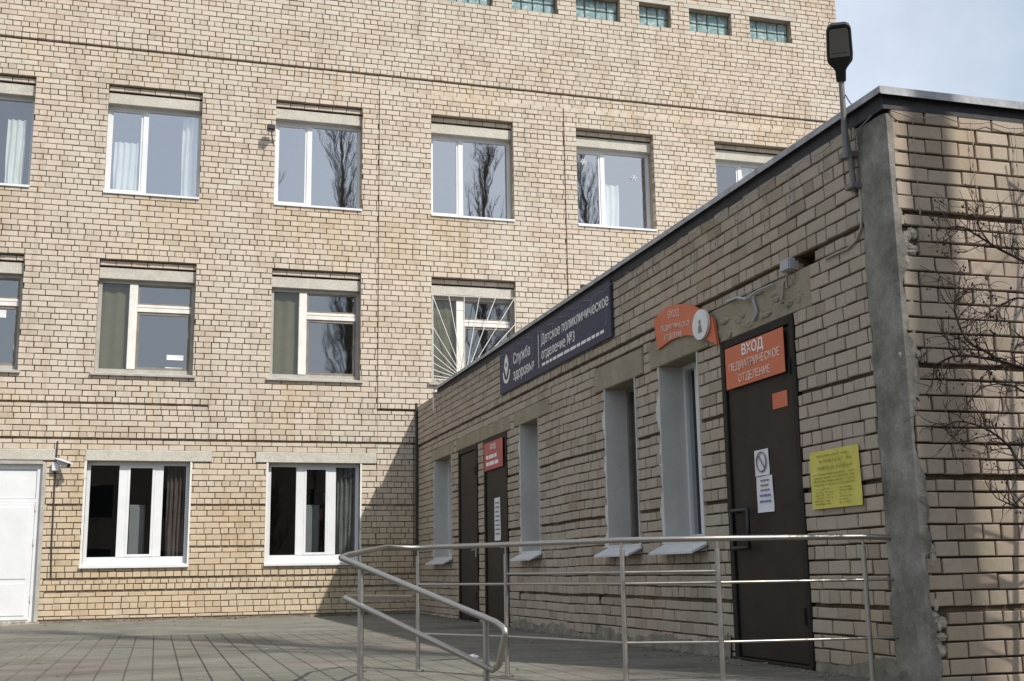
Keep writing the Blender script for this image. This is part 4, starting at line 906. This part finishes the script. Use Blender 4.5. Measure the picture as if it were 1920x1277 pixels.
# ================================================================== railing
def rp(px, py, depth):   # point on the pixel's ray at a given distance along the view axis
    return CAM+ray(px, py)*depth
Pd = {1690: None}
W0 = Vector((XA-0.02, -14.28, 0)); P1 = Vector((4.25, -14.24, 0)); P2 = Vector((3.30, -14.12, 0)); P3 = Vector((2.76, -13.90, 0)); P4 = Vector((2.33, -12.80, 0)); P5 = Vector((1.86, -12.08, 0))
rail = thing('ramp_railing', 'stainless steel railing with sloping stair handrail in front of the annex', 'railing', loc=(2.8, -14, 0))
H_T, H_U, H_M, H_L = 0.888, 0.69, 0.622, 0.268
def H(p, h): return Vector((p.x, p.y, h))
N1 = rp(640, 1046, 6.25); N1b = rp(652, 1041, 6.45); N2 = rp(646, 1121, 6.2)
E1 = rp(930, 1167, 5.85); E2 = rp(947, 1182, 5.78); E3 = rp(944, 1205, 5.78); E4 = rp(936, 1246, 5.78); E5 = rp(925, 1257, 5.82)
mb = MB(); mb.tube([H(W0, H_T-0.008), H(P1, H_T), H(P2, H_T), H(P3, H_T)]+smooth([H(P3, H_T), H(P4, H_T+0.004), H(P5, H_T+0.004)], 4)[1:]+[H(P5, H_T)+(rp(722, 1026, 8.3)-H(P5, H_T))], 0.0175, 10)
q0 = rp(722, 1026, 8.3); mb.tube([q0, N1b, N1], 0.0165, 10); kid(mb.build('handrail', 'stainless'), rail)
mb = MB(); mb.tube([N1, E1]+smooth([E1, E2, E3], 4)[1:]+[E4]+smooth([E4, E5], 2)[1:]+[N2], 0.0165, 10); mb.tube([N2, rp(770, 1120, 8.5)], 0.0165, 10); kid(mb.build('stair_handrail', 'stainless'), rail)
for p in (P1, P2, P3, P4, P5):
    mb = MB(); mb.tube([H(p, -0.02), H(p, H_T-0.06)], 0.0165, 10); mb.tube([H(p, H_T-0.06), H(p, H_T-0.01)], 0.008, 8); kid(mb.build('post', 'stainless'), rail)
    mb = MB(); mb.tube([H(p, 0.003), H(p, 0.012)], 0.045, 14); kid(mb.build('base_plate', 'stainless'), rail)
def rod(pts, h, name='rod'):
    for a, b in zip(pts, pts[1:]):
        mb = MB(); mb.tube([H(a, h), H(b, h)], 0.0085, 8); kid(mb.build(name, 'stainless'), rail)
rod([W0, P1, P2, P3, P4, P5], H_M); rod([W0, P1, P2, P3, P4, P5], H_L); rod([P2, P3, P4], H_U)
for (px, top, dep) in ((677, 1068, 6.2), (911, 1166, 5.9)):
    a = rp(px, top, dep); ft = -0.03 if px < 800 else -0.62
    mb = MB(); mb.tube([(a.x, a.y, ft), a], 0.0165, 10); mb.tube([a, a+Vector((0, 0, 0.035))], 0.008, 8); kid(mb.build('post', 'stainless'), rail)
# concrete steps going down beside the sloping handrail
stp = thing('concrete_steps', 'concrete steps going down beside the sloping handrail', 'steps', loc=(1.9, -15.6, -0.9))
for k in range(4):
    mb = MB(); mb.bevbox(0.6, 2.9, -15.82-k*0.30, -15.512-k*0.30, -0.93, -0.15-k*0.18, 0.012); kid(mb.build('step', 'screed'), stp)

# ================================================================== trees
def poplar_mesh(seed, Hh, n1, spread, low=0.10):
    r = random.Random(seed); tr = MB(); br = MB()
    pts = [Vector((0.25*math.sin(z*0.25+seed), 0.2*math.cos(z*0.21), z)) for z in [i*Hh/14 for i in range(15)]]; pts[0] = Vector((0, 0, -0.1))
    rad = [0.34*(1-0.985*(i/14))**1.25+0.012 for i in range(15)]; tr.tube(pts, rad, 10)
    def at(z):
        i = min(int(z/Hh*14), 13); t = z/Hh*14-i; return pts[i].lerp(pts[i+1], t)
    for k in range(n1):
        z = Hh*(low+(0.96-low)*(k/n1)**0.9); p = at(z); az = r.random()*2*PI
        L = min(Hh-z+0.8, spread*r.uniform(1.6, 3.2))*(0.55+0.45*math.sin(PI*min(1, z/Hh+0.1))); tilt = math.radians(r.uniform(14, 30))
        d = Vector((math.cos(az)*math.sin(tilt), math.sin(az)*math.sin(tilt), math.cos(tilt))); q = [p]; w = 0.016+0.040*(1-z/Hh)
        for j in range(1, 6):
            d = (d+Vector((r.gauss(0, .05), r.gauss(0, .05), 0.05))).normalized(); q.append(q[-1]+d*L/5)
        br.tube(q, [w*(1-0.82*j/5) for j in range(6)], 4, False)
        for m_ in range(9):
            j = r.randint(1, 4); s = q[j].lerp(q[j+1], r.random()); az2 = r.random()*2*PI; t2 = math.radians(r.uniform(12, 38)); l2 = L*r.uniform(.25, .5)
            d2 = (d*0.6+Vector((math.cos(az2)*math.sin(t2), math.sin(az2)*math.sin(t2), math.cos(t2)))).normalized(); e = [s, s+d2*l2*.5+Vector((r.gauss(0, .04), r.gauss(0, .04), 0)), s+d2*l2+Vector((0, 0, l2*.12))]
            br.tube(e, [w*.38, w*.26, w*.1], 3, False)
            for h in range(4):
                s3 = e[0].lerp(e[2], r.uniform(.2, .95)); d3 = (d2+Vector((r.gauss(0, .35), r.gauss(0, .35), .25))).normalized(); l3 = r.uniform(.25, .7)
                br.tube([s3, s3+d3*l3], [w*.16+.002, .003], 3, False)
    return tr.mesh('trunk', 'poplar_bark'), br.mesh('crown', 'poplar_bark')
PM = [poplar_mesh(1, 27, 95, 1.0), poplar_mesh(2, 26, 90, 1.15), poplar_mesh(3, 21, 34, 1.1, 0.52)]
for i, (x, y, k, s, lb) in enumerate(((15.4, -34.2, 0, 1.0, 'bare upright poplar reflected in the upper window left of the wall seam'), (8.1, -33.5, 1, 1.0, 'bare upright poplar reflected in the upper window beside the floodlight'), (21.0, -34.5, 1, .98, 'bare upright poplar reflected in the upper window with paper snowflakes'),
        (12.3, -39, 0, .92, 'bare poplar in the rear row, shorter than those before it'), (4.7, -36, 0, .80, 'short bare poplar across the driveway, lowest of the row'), (-9.5, -35, 1, .95, 'bare poplar standing alone across the driveway opposite the white door'), (26.5, -36, 0, 1.0, 'bare poplar at the far end of the row beyond the annex'))):
    t_ = thing('poplar_tree', lb, 'tree', 'bare poplars across the driveway', loc=(x, y, -0.9)); t_.scale = (s, s, s); t_.rotation_euler.z = i*1.3
    for nm, me in zip(('trunk', 'crown'), PM[k]): link(nm, me, t_)
t_ = thing('poplar_tree', 'unseen bare poplar added close to the annex to shade its end wall', 'tree', None, loc=(7.45, -19.7, -0.9)); t_.rotation_euler.z = 2.2;  # tree out of view, added for its trunk shadow on the end wall
for nm, me in zip(('trunk', 'crown'), PM[2]): link(nm, me, t_)

# ---- long building across the driveway (seen only as a dark reflection in the ground floor panes)
ob = thing('brick_outbuilding', 'long low brick building across the driveway behind the poplars', 'building', loc=(5, -47, -0.9))
mb = MB(); mb.box(-34, 46, -58, -46, -0.9, 7.2); kid(mb.build('wall', 'reveal_brick'), ob)
mb = MB(); mb.box(-34.3, 46.3, -58.3, -45.7, 7.2, 7.45); kid(mb.build('roof', 'felt_black'), ob)
for i in range(20):
    for z in (0.3, 3.6):
        x = -32+i*4.0; mb = MB(); bars(mb, x, x+1.7, z, z+1.8, 0.07, -46.0, -45.95); w_ = kid(mb.build('window', 'old_grey'), ob)
        mb = MB(); mb.add([(x+.07, -45.98, z+.07), (x+1.63, -45.98, z+.07), (x+1.63, -45.98, z+1.73), (x+.07, -45.98, z+1.73)], [(0, 1, 2, 3)]); mb.build('pane', 'black_plastic', w_)

# ---- small bare tree whose twigs reach across the end wall
bt = thing('bare_shrub_tree', 'small bare tree with dark twisted twigs and dried berries by the annex wall', 'tree', loc=(5.45, -15.35, 0))
r = random.Random(91); tk = MB(); tw = MB(); bd = MB()
base = Vector((5.45, -15.35, -0.05)); fork = Vector((5.47, -15.30, 1.0))
TRK = smooth([base, Vector((5.44, -15.34, 0.5)), fork, Vector((5.55, -15.25, 1.9)), Vector((5.60, -15.25, 2.7)), Vector((5.72, -15.2, 3.4)), Vector((5.70, -15.22, 4.1))], 4)
tk.tube(TRK, [0.034-0.0012*i for i in range(len(TRK))], 8)
def on_trunk(z): return min(TRK, key=lambda p: abs(p.z-z)).copy()
def twig(p, d, L, w, lvl):
    q = [p]; n = 5
    for j in range(n):
        d = (d+Vector((r.gauss(0, .28), r.gauss(0, .14), r.gauss(0.03, .26)))).normalized(); q.append(q[-1]+d*L/n)
        if q[-1].y > YE-0.06: q[-1].y = YE-0.06
    tw.tube(q, [w*(1-0.6*j/n) for j in range(n+1)], 4, False)
    if lvl > 0:
        for m_ in range(r.randint(3, 5)):
            j = r.randint(1, n-1); az = r.choice((-1, 1))*r.uniform(.5, 1.2)
            d2 = Vector((d.x*math.cos(az)-d.z*math.sin(az), d.y+r.gauss(0, .3), d.x*math.sin(az)+d.z*math.cos(az))).normalized(); twig(q[j].copy(), d2, L*r.uniform(.35, .65), w*.62, lvl-1)
    elif r.random() < 0.30:
        for m_ in range(r.randint(1, 3)):
            c = q[-1]+Vector((r.gauss(0, .01), r.gauss(0, .01), r.gauss(-.006, .01))); s = r.uniform(.004, .008)
            lump(bd, r, (c.x, -c.y, c.z), (s, s, s*1.2), lambda u, d, z: (u, -d, z))
def limb(pix, dep, w0, lvl=2, step=0.10):
    q = [rp(px, py, dp) for (px, py), dp in zip(pix, dep)]
    if pix[0][0] > 2000: q[0] = on_trunk(min(max(q[0].z-0.15, 0.7), 3.6))
    s = smooth(q, 5)
    tw.tube(s, [w0*1.1*(1-0.75*i/len(s)) for i in range(len(s))], 6, False)
    for i in range(3, len(s)):
        d = (s[min(i+1, len(s)-1)]-s[i-1]).normalized(); az = r.choice((-1, 1))*r.uniform(.4, 1.3)
        d2 = Vector((d.x*math.cos(az)-d.z*math.sin(az), r.gauss(0, .25), d.x*math.sin(az)+d.z*math.cos(az))).normalized()
        twig(s[i].copy(), d2, r.uniform(.12, .30), max(w0*.34, .0024), lvl-1)
limb([(2150, 760), (2020, 720), (1920, 690), (1850, 672), (1790, 668), (1745, 690)], [6.5, 6.6, 6.75, 6.8, 6.85, 6.9], 0.015, 2)
limb([(1880, 680), (1850, 660), (1815, 640), (1795, 600), (1790, 570), (1800, 540)], [6.78, 6.8, 6.8, 6.85, 6.85, 6.85], 0.010, 2)
limb([(2130, 640), (2000, 530), (1920, 490), (1870, 465), (1830, 440), (1800, 425), (1760, 430)], [6.5, 6.65, 6.8, 6.85, 6.88, 6.9, 6.95], 0.010, 2)
limb([(1860, 462), (1838, 430), (1832, 405), (1835, 385)], [6.85, 6.87, 6.88, 6.9], 0.006, 1)
limb([(2110, 980), (1990, 930), (1915, 870), (1890, 835), (1850, 805), (1800, 790), (1770, 800)], [6.4, 6.55, 6.7, 6.75, 6.8, 6.8, 6.85], 0.011, 2)
limb([(2120, 720), (2000, 600), (1920, 560), (1880, 570), (1850, 590)], [6.5, 6.6, 6.75, 6.8, 6.8], 0.008, 2)
limb([(2100, 1000), (2000, 980), (1925, 955), (1900, 948), (1870, 935)], [6.4, 6.5, 6.7, 6.75, 6.8], 0.010, 1)
limb([(2110, 900), (2000, 800), (1920, 735), (1880, 720), (1840, 725)], [6.45, 6.6, 6.75, 6.8, 6.85], 0.008, 2)
for k in range(16):     # limbs on the other sides of the trunk
    p = on_trunk(0.9+k*0.2); az = r.uniform(-2.2, 0.9); d = Vector((math.cos(az), math.sin(az), r.uniform(.4, 1.0))).normalized()
    q = [p]
    for m_ in range(6): d = (d+Vector((r.gauss(0, .16), r.gauss(0, .16), r.gauss(.02, .12)))).normalized(); q.append(q[-1]+d*r.uniform(.12, .2))
    tw.tube(q, [0.011*(1-.12*m_) for m_ in range(7)], 6, False)
    for m_ in range(2, 7): twig(q[m_].copy(), (d+Vector((r.gauss(0, .6), r.gauss(0, .6), r.gauss(0, .6)))).normalized(), r.uniform(.15, .3), .004, 1)
kid(tk.build('trunk', 'twig_bark'), bt); kid(tw.build('crown', 'twig_bark'), bt); kid(stuff(bd.build('berries', 'twig_bark')), bt)
# ---- dirt and dry leaf flecks gathered along the walls
mb = MB(); rr = random.Random(77)
for k in range(900):
    if k % 2: x, y = rr.uniform(-3.2, XA-0.1), -0.02-abs(rr.gauss(0, .09))
    else: x, y = XA-0.05-abs(rr.gauss(0, .10)), rr.uniform(-13.8, -0.1)
    if rr.random() < 0.12: x, y = rr.uniform(-3, 4.2), rr.uniform(-13, -0.3)
    sz = rr.uniform(.008, .028); z = (0.030 if y > -5 else 0.003); lump(mb, rr, (x, -y, z*(1+y/5.3) if y > -5 else z), (sz, sz*.8, sz*.35), lambda u, d, z: (u, -d, z))
o = stuff(mb.build('leaf_litter', 'skim')); o['label'] = 'flecks of dirt and dry leaves gathered along the foot of the walls'; o['category'] = 'litter'
# ---- bits lying on the paving
mb = MB(); rr = random.Random(5); lump(mb, rr, (2.55, 11.05, 0.02), (.05, .03, .02), lambda u, d, z: (u, -d, z)); tag(mb.build('paper_scrap', 'paper_white'), 'crumpled white scrap lying on the shaded paving', 'litter')
